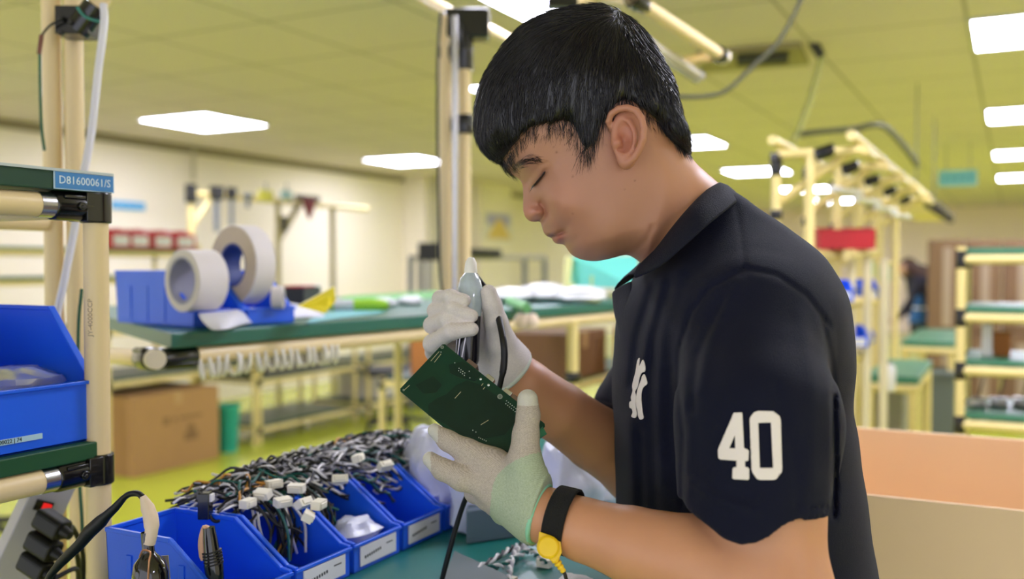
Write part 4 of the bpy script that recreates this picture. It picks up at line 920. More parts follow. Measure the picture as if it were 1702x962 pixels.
# big blue bin on the lower shelf of the left rack
b0 = make_bin('storage_bin', .225, .26, .152, .070, BLUE, (RX - .002, RY - .222, 1.1475), 0, 'large blue storage bin on the green shelf at the left edge', card=False, t=.003, rim=.007, top=.30)
MB().box((.0005, .058, .012), (.0016, .150, .0180)).build('label_strip', mat('strip_paper', (170, 205, 225), .5), b0, loc=(0, 0, 0))
text_mesh('label_text', '1041000022 | 74', .0062, INK, basis((RX - .0002, RY - .118, 1.1625), (0, 1, 0), (0, 0, 1), (1, 0, 0)), b0)
for k in range(4): MB().box((-.2565, .155, .070 + k * .014), (-.2555, .172, .0712 + k * .014)).build('level_mark', BLUE, b0, loc=(0, 0, 0))
# crumpled clear bag helper
PLAST = mat('clear_film', (205, 210, 236), .18, trans=.45, spec=.7, bump=.6, bscale=40)
PLASTW = mat('frosted_film', (206, 210, 235), .3, bump=.8, bscale=60, spec=.6)
def bag(name, c, rad, label, m=PLASTW, group=None, seed=1, flat=1.0, cat='bag', amp=.22):
    r_ = np.random.default_rng(seed); n1, n2 = 22, 14; vs = []; ph = r_.random(12) * 6.28
    for i in range(n2 + 1):
        th = math.pi * i / n2
        for j in range(n1):
            a_ = 2 * math.pi * j / n1; k = 1 + amp * (math.sin(3 * a_ + ph[0] + 2 * th) * .5 + math.sin(5 * a_ + ph[1] - 3 * th) * .4 + .6 * abs(math.sin(7 * a_ + ph[2] + 5 * th)) + .4 * math.sin(9 * th + ph[3])) * math.sin(th)
            vs.append((c[0] + rad[0] * k * math.sin(th) * math.cos(a_), c[1] + rad[1] * k * math.sin(th) * math.sin(a_), c[2] + max(-rad[2] * flat, rad[2] * k * math.cos(th))))
    fs = [(i * n1 + j, i * n1 + (j + 1) % n1, (i + 1) * n1 + (j + 1) % n1, (i + 1) * n1 + j) for i in range(n2) for j in range(n1)]
    return tag(MB()._add(vs, fs).build(name, m, smooth=True), label, cat, group)
bag('clear_bag', at_d(22, 640, 1.12), (.05, .05, .022), 'crumpled clear plastic bag inside the large blue bin', PLAST, seed=3)

# ================================================================== power strip and plugs
def power_strip():
    a, b = at_d(88, 806, 1.27), at_d(4, 985, 1.25); ax = (b - a); L = ax.length; ax.normalize(); nz_ = (CAM - a).normalized(); nz_ = (nz_ + rgt * .45).normalized(); nz_ = (nz_ - ax * nz_.dot(ax)).normalized(); yx = nz_.cross(ax); M = basis(a, ax, yx, nz_)
    t = empty('power_strip', a, 'grey power strip with red switch hanging under the left rack', 'power strip')
    MB().box((-.01, -.022, -.035), (L, .030, 0), 0, M).build('housing', mat('strip_grey', (176, 174, 186), .4), t, bevel=.002)
    MB().box((.022, -.011, 0), (.036, .011, .003), 0, M).build('switch_frame', BLACKP, t); 
    MB().box((.024, -.002, .003), (.034, .009, .006), 0, M).build('switch', mat('switch_red', (235, 30, 30), .3, emit=.6), t, bevel=.0006)
    return t
power_strip()
for i, (x, y, lab) in enumerate(((88, 872, 'black plug topmost in the power strip'), (74, 908, 'black plug in the middle of the power strip'), (62, 942, 'black plug lowest in the power strip'))):
    c = at_d(x, y, 1.20); t = empty('power_plug', c, lab, 'plug', 'plugs in the power strip')
    ax = (rgt * .80 - upv * .35 - fwd * .3).normalized(); e1 = ax.cross(fwd).normalized(); e2 = ax.cross(e1)
    m = MB(); M = basis(c, e1, e2, ax)
    m.prism([(-.013, -.009), (-.009, -.013), (.009, -.013), (.013, -.009), (.013, .009), (.009, .013), (-.009, .013), (-.013, .009)], -.022, .018, M); m.build('body', BLACKR, t, bevel=.003)
    MB().tube([M @ Vector((0, 0, .017)), M @ Vector((0, 0, .030))], [.0085, .0055], 10).build('strain_relief', BLACKR, t, smooth=True)
    e = c + ax * .030; MB().tube(spline([e, at_d(120 + 4 * i, y + 4, 1.22), at_d(138 - 6 * i, y + 50, 1.25), at_d(136 - 10 * i, 1010, 1.27)], 6), .0032, 8).build('cord', BLACKR, t, smooth=True)

# ================================================================== work bench in front
BX0, BX1, BZ = -.915, -.415, .98
bench = empty('workbench', (-.7, 1.0, 0), 'green topped workbench in front of the man carrying the row of blue bins', 'workbench')
MB().box((BX0, .30, BZ - .028), (BX1, 2.35, BZ)).build('top', mat('bench_green', (26, 112, 108), .35, vary=.08, scale=4), bench, bevel=.002)
for x in (BX0 + .03, BX1 - .03):
    for y in (.34, 1.3, 2.3): pipe(bench, (x, y, 0), (x, y, BZ - .03), name='leg')
    pipe(bench, (x, .32, BZ - .044), (x, 2.33, BZ - .044), name='rail')
FX = -.697
names = ['blue bin at the bottom left beside the front post', 'blue bin holding the black tool with the cream sleeve', 'blue bin with the copper sleeved black tool', 'blue bin under the dark end of the wire pile', 'blue bin with a white lip label, left of the middle of the row', 'blue bin with a readable white label right of the wire pile', 'blue bin filled with frosted bags behind the glove', 'blue bin farthest along the bench row']
for i in range(8):
    k = i - 3; y = .926 + .105 * k
    if i == 0: continue
    make_bin('parts_bin', .098, .175, .084, .035, BLUE, (FX, y + .002, BZ), 0, names[i], 'blue parts bins on the workbench', top=.45)
# wire pile: twisted strands lying over the bins, nobody could count them
def pile():
    cols = [mat('wire_black', (22, 22, 26), .45), mat('wire_white', (226, 224, 230), .45), mat('wire_teal', (24, 96, 90), .45), mat('wire_grey', (150, 148, 160), .45), mat('wire_orange', (196, 140, 60), .45)]
    m = MB(); r = random.Random(5)
    def hgt(y, x): return BZ + .074 + .030 * math.exp(-((x + .84) / .06) ** 2) * math.exp(-((y - 1.05) / .26) ** 4)
    for i in range(330):
        y = r.uniform(.845, 1.32); x = r.gauss(-.842, .030); L = r.uniform(.05, .12); a = r.gauss(1.15, .45); n = 7; ph = r.random() * 6
        dark = (y < .98); c = r.choices([0, 1, 2, 3, 4], [6, 2, 1.6, 1.5, .9] if dark else [2.2, 6, 1, 3, .15])[0]; dz = r.uniform(-.012, .016)
        path = []
        for k in range(n):
            s = (k / (n - 1) - .5) * L; px_, py_ = x + s * math.cos(a), y + s * math.sin(a); droop = 0
            if px_ > -.79: droop = (px_ + .79) * .8
            path.append(Vector((px_ + .004 * math.sin(ph + k), py_, hgt(py_, px_) + dz - droop + .004 * math.sin(2.1 * k + ph))))
        pa = spline(path, 3)
        if not dark or r.random() < .35:      # twisted pair
            c2 = 0 if c != 0 else 1
            for s_, cc_ in ((0, c), (math.pi, c2)): m.tube([p + Vector((math.cos(j * .9 + s_) * .0016, 0, math.sin(j * .9 + s_) * .0016)) for j, p in enumerate(pa)], .0017, 5, cc_)
        else: m.tube(pa, .0017, 5, c)
    for i in range(60):      # ends drooping over the front at the dark side
        y = r.uniform(.86, .97); x = r.uniform(-.84, -.80); c = r.choices([0, 1, 2, 4], [6, 2.2, 2, .8])[0]
        m.tube(spline([(x, y, BZ + .10), (x + .035, y + r.gauss(0, .006), BZ + .088), (x + .052, y + r.gauss(0, .012), BZ + .06), (x + .056 + r.gauss(0, .005), y + r.gauss(0, .012), BZ + .025)], 4), .0017, 5, c)
    return tag(m.build('wire_tangle', cols, smooth=True), 'long pile of twisted black, white and teal wires heaped over the blue bins', 'wires', kind='stuff')
pile()
# white connectors lying in the pile
for i, (x, y, d) in enumerate(((493, 815, 1.16), (437, 825, 1.14), (470, 838, 1.12), (505, 840, 1.11), (595, 765, 1.27), (530, 842, 1.10), (455, 808, 1.18), (640, 778, 1.28), (412, 840, 1.12), (565, 800, 1.2), (512, 862, 1.08))):
    c = at_d(x, y - 4, d); M = Matrix.Translation(c) @ Matrix.Rotation(random.random() * 3, 4, 'Z') @ Matrix.Rotation(random.gauss(0, .4), 4, 'X')
    t = empty('wire_connector', c, 'small white wire connector lying on the pile of twisted wires', 'connector', 'white connectors on the wire pile')
    MB().box((-.010, -.006, -.005), (.010, .006, .005), 0, M).box((-.007, -.0075, -.003), (.007, -.0055, .003), 0, M).build('shell', mat('connector_ivory', (238, 232, 218), .5), t, bevel=.0008)
def black_plug():
    c = at_d(342, 838, 1.10); t = empty('black_connector', c, 'black connector with a white face standing at the left end of the wire pile', 'connector')
    M = basis(c, rgt, fwd, upv); MB().box((-.007, -.008, -.016), (.006, .008, .014), 0, M).box((-.009, -.006, .006), (-.005, .006, .018), 0, M).build('housing', BLACKP, t, bevel=.001)
    MB().box((.006, -.006, .004), (.0085, .006, .012), 0, M).build('face', WHITE, t)
    MB().tube(spline([at_d(345, 850, 1.10), at_d(356, 866, 1.10), at_d(372, 862, 1.10), at_d(392, 850, 1.11)], 4), .002, 8).build('wire', BLACKR, t, smooth=True)
black_plug()
# frosted bags around the far bins
for i, (x, y, z, rx, ry, rz, s, lab) in enumerate(((-.79, 1.36, BZ + .075, .05, .055, .028, 11, 'frosted plastic bag heaped on the bins behind the lower finger'), (-.71, 1.34, BZ + .05, .025, .045, .035, 12, 'frosted bag hanging over the bin front beside the black cord'),
        (-.60, 1.47, BZ + .04, .05, .06, .037, 13, 'pale blue frosted bag right of the near wrist, under the far forearm'), (-.50, 1.62, BZ + .045, .055, .06, .042, 14, 'blue tinted plastic bag beside the front of the polo shirt'), (-.86, 1.24, BZ + .08, .04, .05, .025, 15, 'crumpled white bag behind the wire pile'), (-.74, .985, BZ + .028, .025, .035, .022, 16, 'clear bag in the bin under the wire pile, left of the labels'))):
    bag('plastic_bag', (x, y, z), (rx, ry, rz), lab, PLASTW, 'frosted bags around the bins', s, flat=.8)
for i, (x, y, lab) in enumerate(((-.655, 1.50, 'blue bin behind the near wrist, half hidden by frosted bags'), (-.555, 1.62, 'blue bin beside the shirt front, half hidden by a bag'))):
    make_bin('parts_bin', .10, .12, .065, .034, mat('sky_blue_plastic', (60, 110, 226), .35), (x + .1, y, BZ), .1, lab, 'pale blue bins behind the wrist', card=False)
for i, (px, py, d, rx, ry, lab) in enumerate(((952, 800, 1.40, .040, .050, 'pale frosted bag seen in the gap between the two forearms, left one'), (1003, 803, 1.46, .036, .050, 'pale frosted bag touching the front edge of the polo shirt'), (795, 812, 1.34, .034, .040, 'frosted bag right of the lower finger, above the grey fixture'), (722, 792, 1.42, .045, .045, 'crumpled frosted bag at the tip of the lower finger'))):
    c = at_d(px, py, d); rz = (c.z - BZ) / .8; bag('plastic_bag', (c.x, c.y, BZ + rz * .8 + .001), (rx, ry, rz), lab, mat('frosted_pale', (214, 218, 246), .3, bump=.8, bscale=60, spec=.6), 'frosted bags around the bins', 60 + i, flat=.8)
# grey equipment on the bench
def grey_box():
    t = empty('grey_fixture', (-.60, 1.2, BZ), 'blue grey metal fixture block on the bench below the near glove', 'fixture')
    P_ = [at_z(x, y, BZ) for x, y in ((775, 905), (862, 893), (900, 800), (800, 800))]
    m = MB(); vs = [(p.x, p.y, BZ + .0005) for p in P_] + [(p.x, p.y, BZ + .045) for p in P_]; m._add(vs, [(0, 3, 2, 1), (4, 5, 6, 7), (0, 1, 5, 4), (1, 2, 6, 5), (2, 3, 7, 6), (3, 0, 4, 7)]); m.build('housing', mat('blue_grey_metal', (104, 122, 140), .45, metal=.2), t, bevel=.002)
    q = P_[1]; MB().box((q.x - .018, q.y + .005, BZ + .045), (q.x - .006, q.y + .03, BZ + .052)).build('latch', CHROME, t, bevel=.001)
grey_box()
def grey_plate():
    P_ = [at_z(x, y, BZ) for x, y in ((755, 930), (850, 975), (830, 1010), (735, 985))]
    vs = [(p.x, p.y, BZ + .0005) for p in P_] + [(p.x, p.y, BZ + .012) for p in P_]; tag(MB()._add(vs, [(0, 3, 2, 1), (4, 5, 6, 7), (0, 1, 5, 4), (1, 2, 6, 5), (2, 3, 7, 6), (3, 0, 4, 7)]).build('metal_plate', mat('dark_grey_metal', (92, 104, 108), .5, metal=.2), bevel=.001), 'grey metal plate at the bottom edge between the cord and the yellow snap', 'plate')
grey_plate()
def loose_wires(name, pts, label, c1, c2):
    t = empty(name, at_z(*pts[0], BZ), label, 'wire'); pa = spline([at_z(x, y, BZ + .010) for x, y in pts], 10)
    for s_, cc_, nm in ((0, c1, 'strand'), (math.pi, c2, 'strand')): MB().tube([p + Vector((math.cos(j * .8 + s_), math.sin(j * .8 + s_) * .3, math.sin(j * .8 + s_))) * .0022 for j, p in enumerate(pa)], .0020, 6).build(nm, cc_, t, smooth=True)
    e = at_z(*pts[0], BZ + .006); MB().box((e.x - .009, e.y - .006, e.z - .005), (e.x + .009, e.y + .006, e.z + .005)).build('connector', mat('connector_ivory', (238, 232, 218), .5), t, bevel=.001)
WW, WB, WT = mat('wire_white', (226, 224, 230), .45), mat('wire_black', (22, 22, 26), .45), mat('wire_teal', (24, 96, 90), .45)
loose_wires('twisted_wire', [(792, 945), (826, 925), (848, 912), (866, 905), (882, 902), (896, 903)], 'twisted white and black wire on the bench left of the yellow snap', WW, WB)
loose_wires('twisted_wire', [(846, 965), (848, 945), (852, 925), (858, 915), (872, 908)], 'twisted white wire running down to the bottom edge beside the metal plate', WW, mat('wire_grey', (150, 148, 160), .45))
loose_wires('twisted_wire', [(905, 935), (895, 925), (880, 915), (860, 925), (840, 938), (812, 944)], 'teal and white wire crossing the bench under the yellow snap', WT, WW)
bag('paper_scrap', at_z(957, 968, BZ + .012), (.02, .016, .008), 'small crumpled white scrap at the bottom edge under the forearm', PAPER, seed=21, cat='paper')

# ================================================================== tools standing in the bins, left
def torch():
    c = at_z(254, 1028, BZ + .004); c = at_d(254, 1010, .93); t = empty('soldering_tool', c, 'black bottle shaped tool with a cream sleeve and arched cord, standing in a blue bin', 'tool')
    top = at_d(246, 905, .93); ax = (top - c); L = ax.length; ax.normalize(); e1 = ax.cross(fwd).normalized(); e2 = ax.cross(e1); M = basis(c, e1, e2, ax); s_ = .93 / F
    MB().lathe([(0, 0), (27 * s_, 0), (29 * s_, .012), (29 * s_, L * .55), (25 * s_, L * .72), (12 * s_, L * .86), (10 * s_, L * .9), (10 * s_, L * 1.2)], M, 28).build('body', mat('gloss_black', (16, 15, 17), .12, coat=.6), t, smooth=True)
    MB().tube(spline([at_d(232, 925, .915), at_d(238, 914, .912), at_d(250, 918, .912), at_d(248, 932, .91), at_d(246, 962, .91)], 4), .0009, 6).build('tie_wire', mat('copper_wire', (196, 140, 100), .35, metal=.6), t, smooth=True)
    MB().box((-.012, -.019, .018), (.010, -.0172, .045), 0, M).build('sticker', mat('sticker_grey', (140, 136, 134), .5), t)
    MB().tube(spline([at_d(247, 903, .93), at_d(252, 880, .93), at_d(250, 858, .935), at_d(243, 838, .94), at_d(237, 824, .94)], 4), [.0062] * 5 + [.0072] * 4 + [.0066] * 3 + [.0055, .005, .0042, .0036, .003], 14).build('sleeve', mat('cream_sleeve', (224, 204, 182), .75, vary=.08, scale=90), t, smooth=True)
    MB().tube(spline([at_d(237, 826, .94), at_d(229, 820, .945), at_d(215, 821, .95), at_d(204, 829, .955), at_d(199, 835, .957)], 5), .0030, 10).build('cord', BLACKR, t, smooth=True)
    pts = [at_d(206, 827, .955), at_d(192, 843, .958), at_d(178, 856, .962), at_d(168, 866, .965), at_d(148, 884, .968), at_d(132, 905, .972), at_d(100, 936, .985), at_d(84, 955, .99), at_d(62, 1000, 1.0)]
    MB().tube(pts, [.0032, .0042, .0048, .0066, .0070, .0056, .0048, .0036, .0034], 16).build('strain_relief', BLACKR, t, smooth=True)
torch()
def second_tool():
    c = at_d(356, 1000, .99); top = at_d(347, 876, .99); t = empty('soldering_tool', c, 'black ribbed tool with a copper sleeve standing in the bin under the wire pile', 'tool')
    MB().tube([top, at_d(350, 900, .99), at_d(353, 925, .99), at_d(355, 938, .99), at_d(358, 962, .99), c], [.006, .0075, .0085, .0100, .0090, .0085], 18).build('body', mat('gloss_black', (16, 15, 17), .12), t, smooth=True)
    rb = MB()
    for k in range(5): a_ = at_d(352 + k * .8, 915 + k * 5, .99); b_ = at_d(352.5 + k * .8, 917.5 + k * 5, .99); rb.tube([a_, b_], .0100, 18)
    rb.build('ribbed_collar', BLACKR, t, smooth=True)
    MB().tube(spline([at_d(345, 874, .992), at_d(340, 886, .992), at_d(337, 905, .992), at_d(340, 930, .992)], 4), [.003] + [.0050] * 11 + [.004], 12).build('sleeve', mat('copper_sleeve', (214, 170, 140), .6), t, smooth=True)
second_tool()
# ================================================================== second bench with the tape bins
Z2 = 1.238
P0, P1, P3 = at_z(285, 553, Z2), at_z(1010, 503, Z2), at_z(180, 527, Z2)
fd = (P1 - P0); fd.z = 0; fd.normalize(); ld = (P3 - P0); ld.normalize()
b2 = empty('assembly_bench', (P0.x, P0.y, 0), 'long green topped bench behind the hands with a cream pipe along its edge', 'workbench')
E = P0 + fd * 2.5; E2 = E + ld * 1.15; P3b = P0 + ld * 1.15
vs = [(p.x, p.y, Z2 - .027) for p in (P0, E, E2, P3b)] + [(p.x, p.y, Z2) for p in (P0, E, E2, P3b)]
MB()._add(vs, [(0, 3, 2, 1), (4, 5, 6, 7), (0, 1, 5, 4), (1, 2, 6, 5), (2, 3, 7, 6), (3, 0, 4, 7)]).build('top', mat('bench_teal', (24, 98, 84), .35, vary=.08, scale=3), b2, bevel=.003)
inn_ = Vector((-fd.y, fd.x, 0)); 
if inn_.dot(ld) < 0: inn_ = -inn_
RZ = Z2 - .027 - .0165
r0 = P0 + fd * .0 + inn_ * .02; r0.z = RZ; r1 = P0 + fd * 2.5 + inn_ * .02; r1.z = RZ
pipe(b2, r0, r1, name='rail', r=.0155)
joint(b2, r0 + fd * .025, fd, .07, .0178, bolt=False)
# cross pipe with a round end cap facing the camera side
cpt = at_d(258, 597, 1.50); ldr = at_d(176, 590, 1.78)
pipe(b2, cpt + (ldr - cpt).normalized() * .005, ldr + (ldr - cpt) * .6, name='cross_rail', r=.0145); MB().tube([cpt - (ldr - cpt).normalized() * .006, cpt + (ldr - cpt).normalized() * .01], .0158, 20).build('end_cap', mat('cap_cream', (226, 214, 186), .5), b2, smooth=True)
joint(b2, cpt + (ldr - cpt).normalized() * .045, ldr - cpt, .06, .0185, bolt=False)
for px in (950,):
    a_ = P0 + fd * ((at_x(px, 540, -1.12).y - P0.y) / fd.y) + inn_ * .02
    pipe(b2, (a_.x, a_.y, 0), (a_.x, a_.y, RZ), CREAM2, .017, 'leg'); joint(b2, (a_.x, a_.y, 1.03), (0, 0, 1), .03, .023, bolt=False)
    pipe(b2, (a_.x - .03, a_.y + .06, 0), (a_.x - .03, a_.y + .06, RZ), GREYM, .014, 'leg')
for q in (P0 + fd * .06 + ld * 1.05, P0 + fd * 1.25 + ld * 1.0): pipe(b2, (q.x, q.y, 0), (q.x, q.y, RZ), CREAM2, name='leg')
# white clips hanging along the rail
def clip_thing():
    t = empty('cable_clip', (0, 0, 0), 'white plastic ring clip hanging on the pipe under the assembly bench', 'clip', 'white ring clips on the bench rail')
    m = MB(); pts = [(0, math.cos(a_) * .0175, math.sin(a_) * .0225 - .014) for a_ in [2 * math.pi * k / 18 for k in range(19)]]; m.tube(pts, .0038, 8, caps=False); m.build('ring', mat('clip_white', (232, 228, 226), .5), t, loc=(0, 0, 0), smooth=True); return t
xs_ = [343, 353, 365, 378, 391, 402, 413, 424, 435, 448, 460, 472, 484, 496, 508, 520, 532, 543]
c0_ = clip_thing()
for i, x in enumerate(xs_):
    y_ = at_x(x, 590, r0.x + .02).y; s_ = (y_ - r0.y) / fd.y; q = r0 + fd * s_; o = c0_ if i == 0 else copy_tree(c0_)
    o.location = (q.x, q.y, q.z - .004); o.rotation_euler = (random.gauss(0, .08), random.gauss(0, .15), math.atan2(fd.y, fd.x) - math.pi / 2 + 1.2 + random.gauss(0, .25))
for i, px in enumerate((868, 882)):
    c = at_d(px, 534, 2.35); t = empty('rubber_foot', c, ('left' if i == 0 else 'right') + ' one of two pale round caps under the bench edge beside the far glove', 'cap')
    MB().lathe([(0, -.02), (.013, -.02), (.019, -.01), (.020, .005), (.013, .018), (0, .02)], Matrix.Translation(c)).build('cap_shell', mat('cap_pink', (232, 208, 186), .6), t, smooth=True)
    MB().tube([c + Vector((0, 0, .015)), c + Vector((0, 0, .035))], .006).build('stem', GREYM, t)

# twin tape bins: width runs along the edge of the bench
rotb = math.atan2(fd.y, fd.x) - math.pi / 2
def tape_bin(px, py, label):
    c = at_z(px, py, Z2); return make_bin('tape_bin', .110, .27, .100, .030, BLUE, (c.x, c.y, Z2 + .0005), -.20, label, 'twin blue bins with tape rolls', card=False, t=.003, rim=.006, top=.33)
def local(t, x, y, z): return t.matrix_world @ Vector((x, y, z))
tb1 = tape_bin(322, 545, 'blue bin on the assembly bench holding the smaller white tape roll'); tb2 = make_bin('tape_bin', .110, .27, .100, .030, BLUE, tuple(local(tb1, 0, .114, 0)), -.20, 'blue bin on the assembly bench holding the large tape roll', 'twin blue bins with tape rolls', card=False, t=.003, rim=.006, top=.33)
def tape_roll(c, axis, ro, ri, w, label, side=TAPES, tread=TAPE, core=CORE):
    axis = Vector(axis).normalized(); e1 = axis.orthogonal().normalized(); e2 = axis.cross(e1); M = basis(c, e1, e2, axis)
    t = empty('tape_roll', c, label, 'tape roll')
    MB().lathe([(ri + .004, -w / 2), (ro - .001, -w / 2), (ro, -w / 2 + .001), (ro, w / 2 - .001), (ro - .001, w / 2), (ri + .004, w / 2)], M, 64).build('tape', tread, t, smooth=True)
    MB().lathe([(ri + .004, -w / 2 - .0004), (ro - .002, -w / 2 - .0004)], M, 64).lathe([(ro - .002, w / 2 + .0004), (ri + .004, w / 2 + .0004)], M, 64).build('side_face', side, t, smooth=True)
    MB().lathe([(ri, -w / 2), (ri + .004, -w / 2), (ri + .004, w / 2), (ri, w / 2), (ri, -w / 2)], M, 64).build('core', core, t, smooth=True)
yb = Vector((math.cos(-.20 + math.pi / 2), math.sin(-.20 + math.pi / 2), 0)); xb = Vector((math.cos(-.20), math.sin(-.20), 0))
c1 = at_d(327, 466, 1.74); tape_roll(c1, yb, .056, .039, .060, 'white masking tape roll standing in the nearer blue bin', mat('tape_white_side', (208, 202, 200), .75), mat('tape_white', (224, 218, 220), .7))
c2 = at_d(403, 440, 1.86); tape_roll(c2, yb, .076, .038, .045, 'large tape roll with beige side standing in the farther blue bin', TAPES, mat('tape_white', (224, 218, 220), .7), mat('blue_core', (40, 60, 130), .5))
c3 = at_d(462, 494, 1.86); tape_roll(c3, yb * .7 + xb * .7, .022, .009, .022, 'small cream tape roll low in front of the large roll', TAPE, mat('tape_white', (224, 218, 220), .7))
# sheet of white backing paper spilling over the bin lips
def sheet(name, pts_grid, m, label, cat, thick=.0006):
    rows = [[at_z(x, y, Z2 + h) for x, y, h in r] for r in pts_grid]
    t = empty(name, rows[0][0], label, cat); grid_sheet([spline(r, 3) for r in rows], thick, 'sheet', m, t); return t
sheet('label_sheet', [[(326, 515, .030), (372, 512, .031), (400, 514, .030), (440, 505, .026), (480, 503, .022), (515, 510, .016)], [(332, 532, .020), (370, 530, .022), (402, 524, .020), (440, 520, .016), (490, 516, .010), (535, 520, .004)], [(352, 550, .004), (378, 548, .006), (398, 542, .003), (430, 535, .003), (490, 528, .002), (545, 528, .001)]], mat('label_sheet_white', (222, 222, 236), .5), 'crumpled white label sheet lying over the lips of the tape bins', 'paper')
def card_box(name, base, w, l, h, m, label, cat, rot=rotb, extra=None):
    t = empty(name, base, label, cat, rot=(0, 0, rot)); MB().box((-w / 2, -l / 2, 0), (w / 2, l / 2, h)).build('body', m, t, loc=(0, 0, 0), bevel=.0012)
    if extra: extra(t)
    return t
rb_ = at_z(503, 505, Z2)
card_box('small_box', (rb_.x, rb_.y, Z2), .06, .17, .05, mat('dark_carton', (34, 32, 44), .5), 'small black box with a red and white lid behind the yellow card', 'box', rotb + .5,
         lambda t: (MB().box((-.032, -.087, .05), (.032, .02, .054)).build('red_lid', RED, t, loc=(0, 0, 0)), MB().box((-.032, .02, .05), (.032, .087, .054)).build('white_lid', PAPER, t, loc=(0, 0, 0))))
yl = [at_d(*p) for p in ((495, 509, 1.80), (556, 476, 1.84), (558, 500, 1.84), (540, 521, 1.78))]
yo = MB()._add([tuple(p) for p in yl] + [tuple(p + Vector((-.012, .012, .0))) for p in yl], [(0, 1, 2, 3), (7, 6, 5, 4), (0, 4, 5, 1), (1, 5, 6, 2), (2, 6, 7, 3), (3, 7, 4, 0)]).build('yellow_card', mat('card_yellow', (228, 212, 40), .5))
tag(yo, 'yellow folded card leaning beside the tape bins', 'card')
def marker(px, py, label, c1_, c2_, ang=0, L=.10, r=.0105):
    c = at_z(px, py, Z2 + r); t = empty('highlighter', c, label, 'marker'); d = Vector((math.cos(ang), math.sin(ang), 0)); e = d.cross(Vector((0, 0, 1))); M = basis(c, Vector((0, 0, 1)), e, d)
    MB().lathe([(0, -L / 2), (r, -L / 2), (r, L * .1)], M).build('barrel', c1_, t, smooth=True); MB().lathe([(r * 1.08, L * .08), (r * 1.08, L * .38), (r * .7, L * .5), (0, L * .5)], M).build('cap', c2_, t, smooth=True)
    MB().lathe([(r * 1.01, -L * .45), (r * 1.01, -L * .1)], M).build('label_band', PAPER, t, smooth=True)
LIME = mat('lime_plastic', (170, 220, 60), .35)
marker(598, 507, 'lime green and white highlighter on the assembly bench', LIME, LIME, .55, .14, .014)
sheet('blue_paper', [[(500, 540, .001), (560, 530, .001), (640, 520, .001)], [(520, 527, .001), (570, 519, .0015), (640, 512, .001)], [(545, 518, .001), (590, 512, .001), (650, 506, .001)]], mat('paper_pale_blue', (120, 190, 196), .5), 'pale blue sheet lying at the front edge of the assembly bench', 'paper')
sheet('green_mat', [[(565, 507, .001), (640, 501, .001), (742, 494, .001)], [(565, 498, .002), (640, 494, .001), (735, 488, .001)], [(565, 492, .001), (640, 488, .001), (730, 482, .001)]], mat('mat_bright_green', (96, 178, 96), .5), 'bright green mat on the assembly bench left of the far glove', 'mat', .002)
for i, (px, py, rx, lab) in enumerate(((640, 510, .03, 'crumpled white bag beside the lime highlighter'), (682, 507, .035, 'crumpled white bag between the mat and the far glove'))):
    c = at_z(px, py, Z2); bag('white_bag', (c.x, c.y, Z2 + .012), (rx, rx, .014), lab, PAPER, 'small white bags on the assembly bench', 30 + i, flat=.85)
for i, (px, py, d, rx, ry, rz, lab) in enumerate(((845, 495, 2.85, .058, .09, .026, 'white plastic bag right behind the cord of the screwdriver'), (905, 490, 2.98, .065, .12, .032, 'wide white plastic bag in the middle of the bench heap'), (968, 494, 2.88, .065, .10, .028, 'white plastic bag nearest the front of the shirt collar'))):
    c = at_d(px, py, d); bag('white_bag', (c.x, c.y, Z2 + rz * .8), (rx, ry, rz), lab, mat('bag_white', (224, 224, 226), .35, bump=.8, bscale=30), 'white bags piled on the assembly bench', 40 + i, flat=.8, amp=.15)
def green_stick():
    a_, b_ = at_z(812, 487, Z2 + .01), at_z(876, 512, Z2 + .01); tag(MB().tube([a_, b_], .012, 6).build('green_strip', mat('strip_green', (110, 180, 110), .5)), 'light green strip lying on the bench right of the far glove', 'strip')
green_stick()
def teal_tray():
    d = 3.4; t = empty('teal_tray', at_d(990, 470, d), 'turquoise tray with a pale yellow edge behind the chin of the man', 'tray')
    pts = [(950, 425, d), (1060, 425, d - .15), (1062, 480, d - .35), (945, 476, d)]
    P_ = [at_d(*p) for p in pts]; bk = [p + fwd * .05 for p in P_]
    MB()._add([tuple(p) for p in P_ + bk], [(0, 1, 2, 3), (7, 6, 5, 4), (0, 4, 5, 1), (1, 5, 6, 2), (2, 6, 7, 3), (3, 7, 4, 0)]).build('panel', mat('turquoise', (110, 214, 200), .5), t, bevel=.002)
    for a_, b_ in (((946, 428), (942, 478)), ((944, 474), (1040, 500))): MB().tube([at_d(*a_, d - .02), at_d(*b_, d - .05)], .014).build('edge_bar', mat('pale_yellow', (226, 222, 150), .5), t, smooth=True)
    MB().box((-.06, -.006, -.02), (.06, .0, .02), 0, basis(at_d(1010, 468, d - .12), rgt, fwd, upv)).build('yellow_panel', mat('tray_yellow', (200, 214, 130), .5), t)
teal_tray()

# ---- uprights and overhead frame of the assembly bench
up = empty('overhead_frame', at_d(760, 500, 2.4), 'tall cream and chrome upright pipes with black joints rising behind the screwdriver', 'frame')
def vpipe(px, d, m, y0=-30, r=PR, name='upright'):
    a_ = at_d(px, 500, d); z1 = at_d(px, y0, d).z; return pipe(up, (a_.x, a_.y, Z2), (a_.x, a_.y, z1), m, r, name)
vpipe(741, 2.30, CREAM, 30); vpipe(773, 2.30, CREAM, 40); vpipe(757, 2.27, CHROME, 30, .008)
for (px, py, w, L) in ((741, 88, .018, .03), (758, 88, .019, .05), (772, 75, .021, .12), (764, 50, .022, .06), (757, 207, .014, .03), (773, 207, .021, .045)):
    a_ = at_d(px, py, 2.29); joint(up, a_, (0, 0, 1), L, w, bolt=False)
ZT = at_d(772, 25, 2.3).z
jb = MB(); jb.box((-.05, -.03, -.05), (.055, .03, .02), 0, basis(at_d(775, 32, 2.3), rgt, fwd, upv)); jb.build('corner_joint', BLACKP, up, bevel=.006)
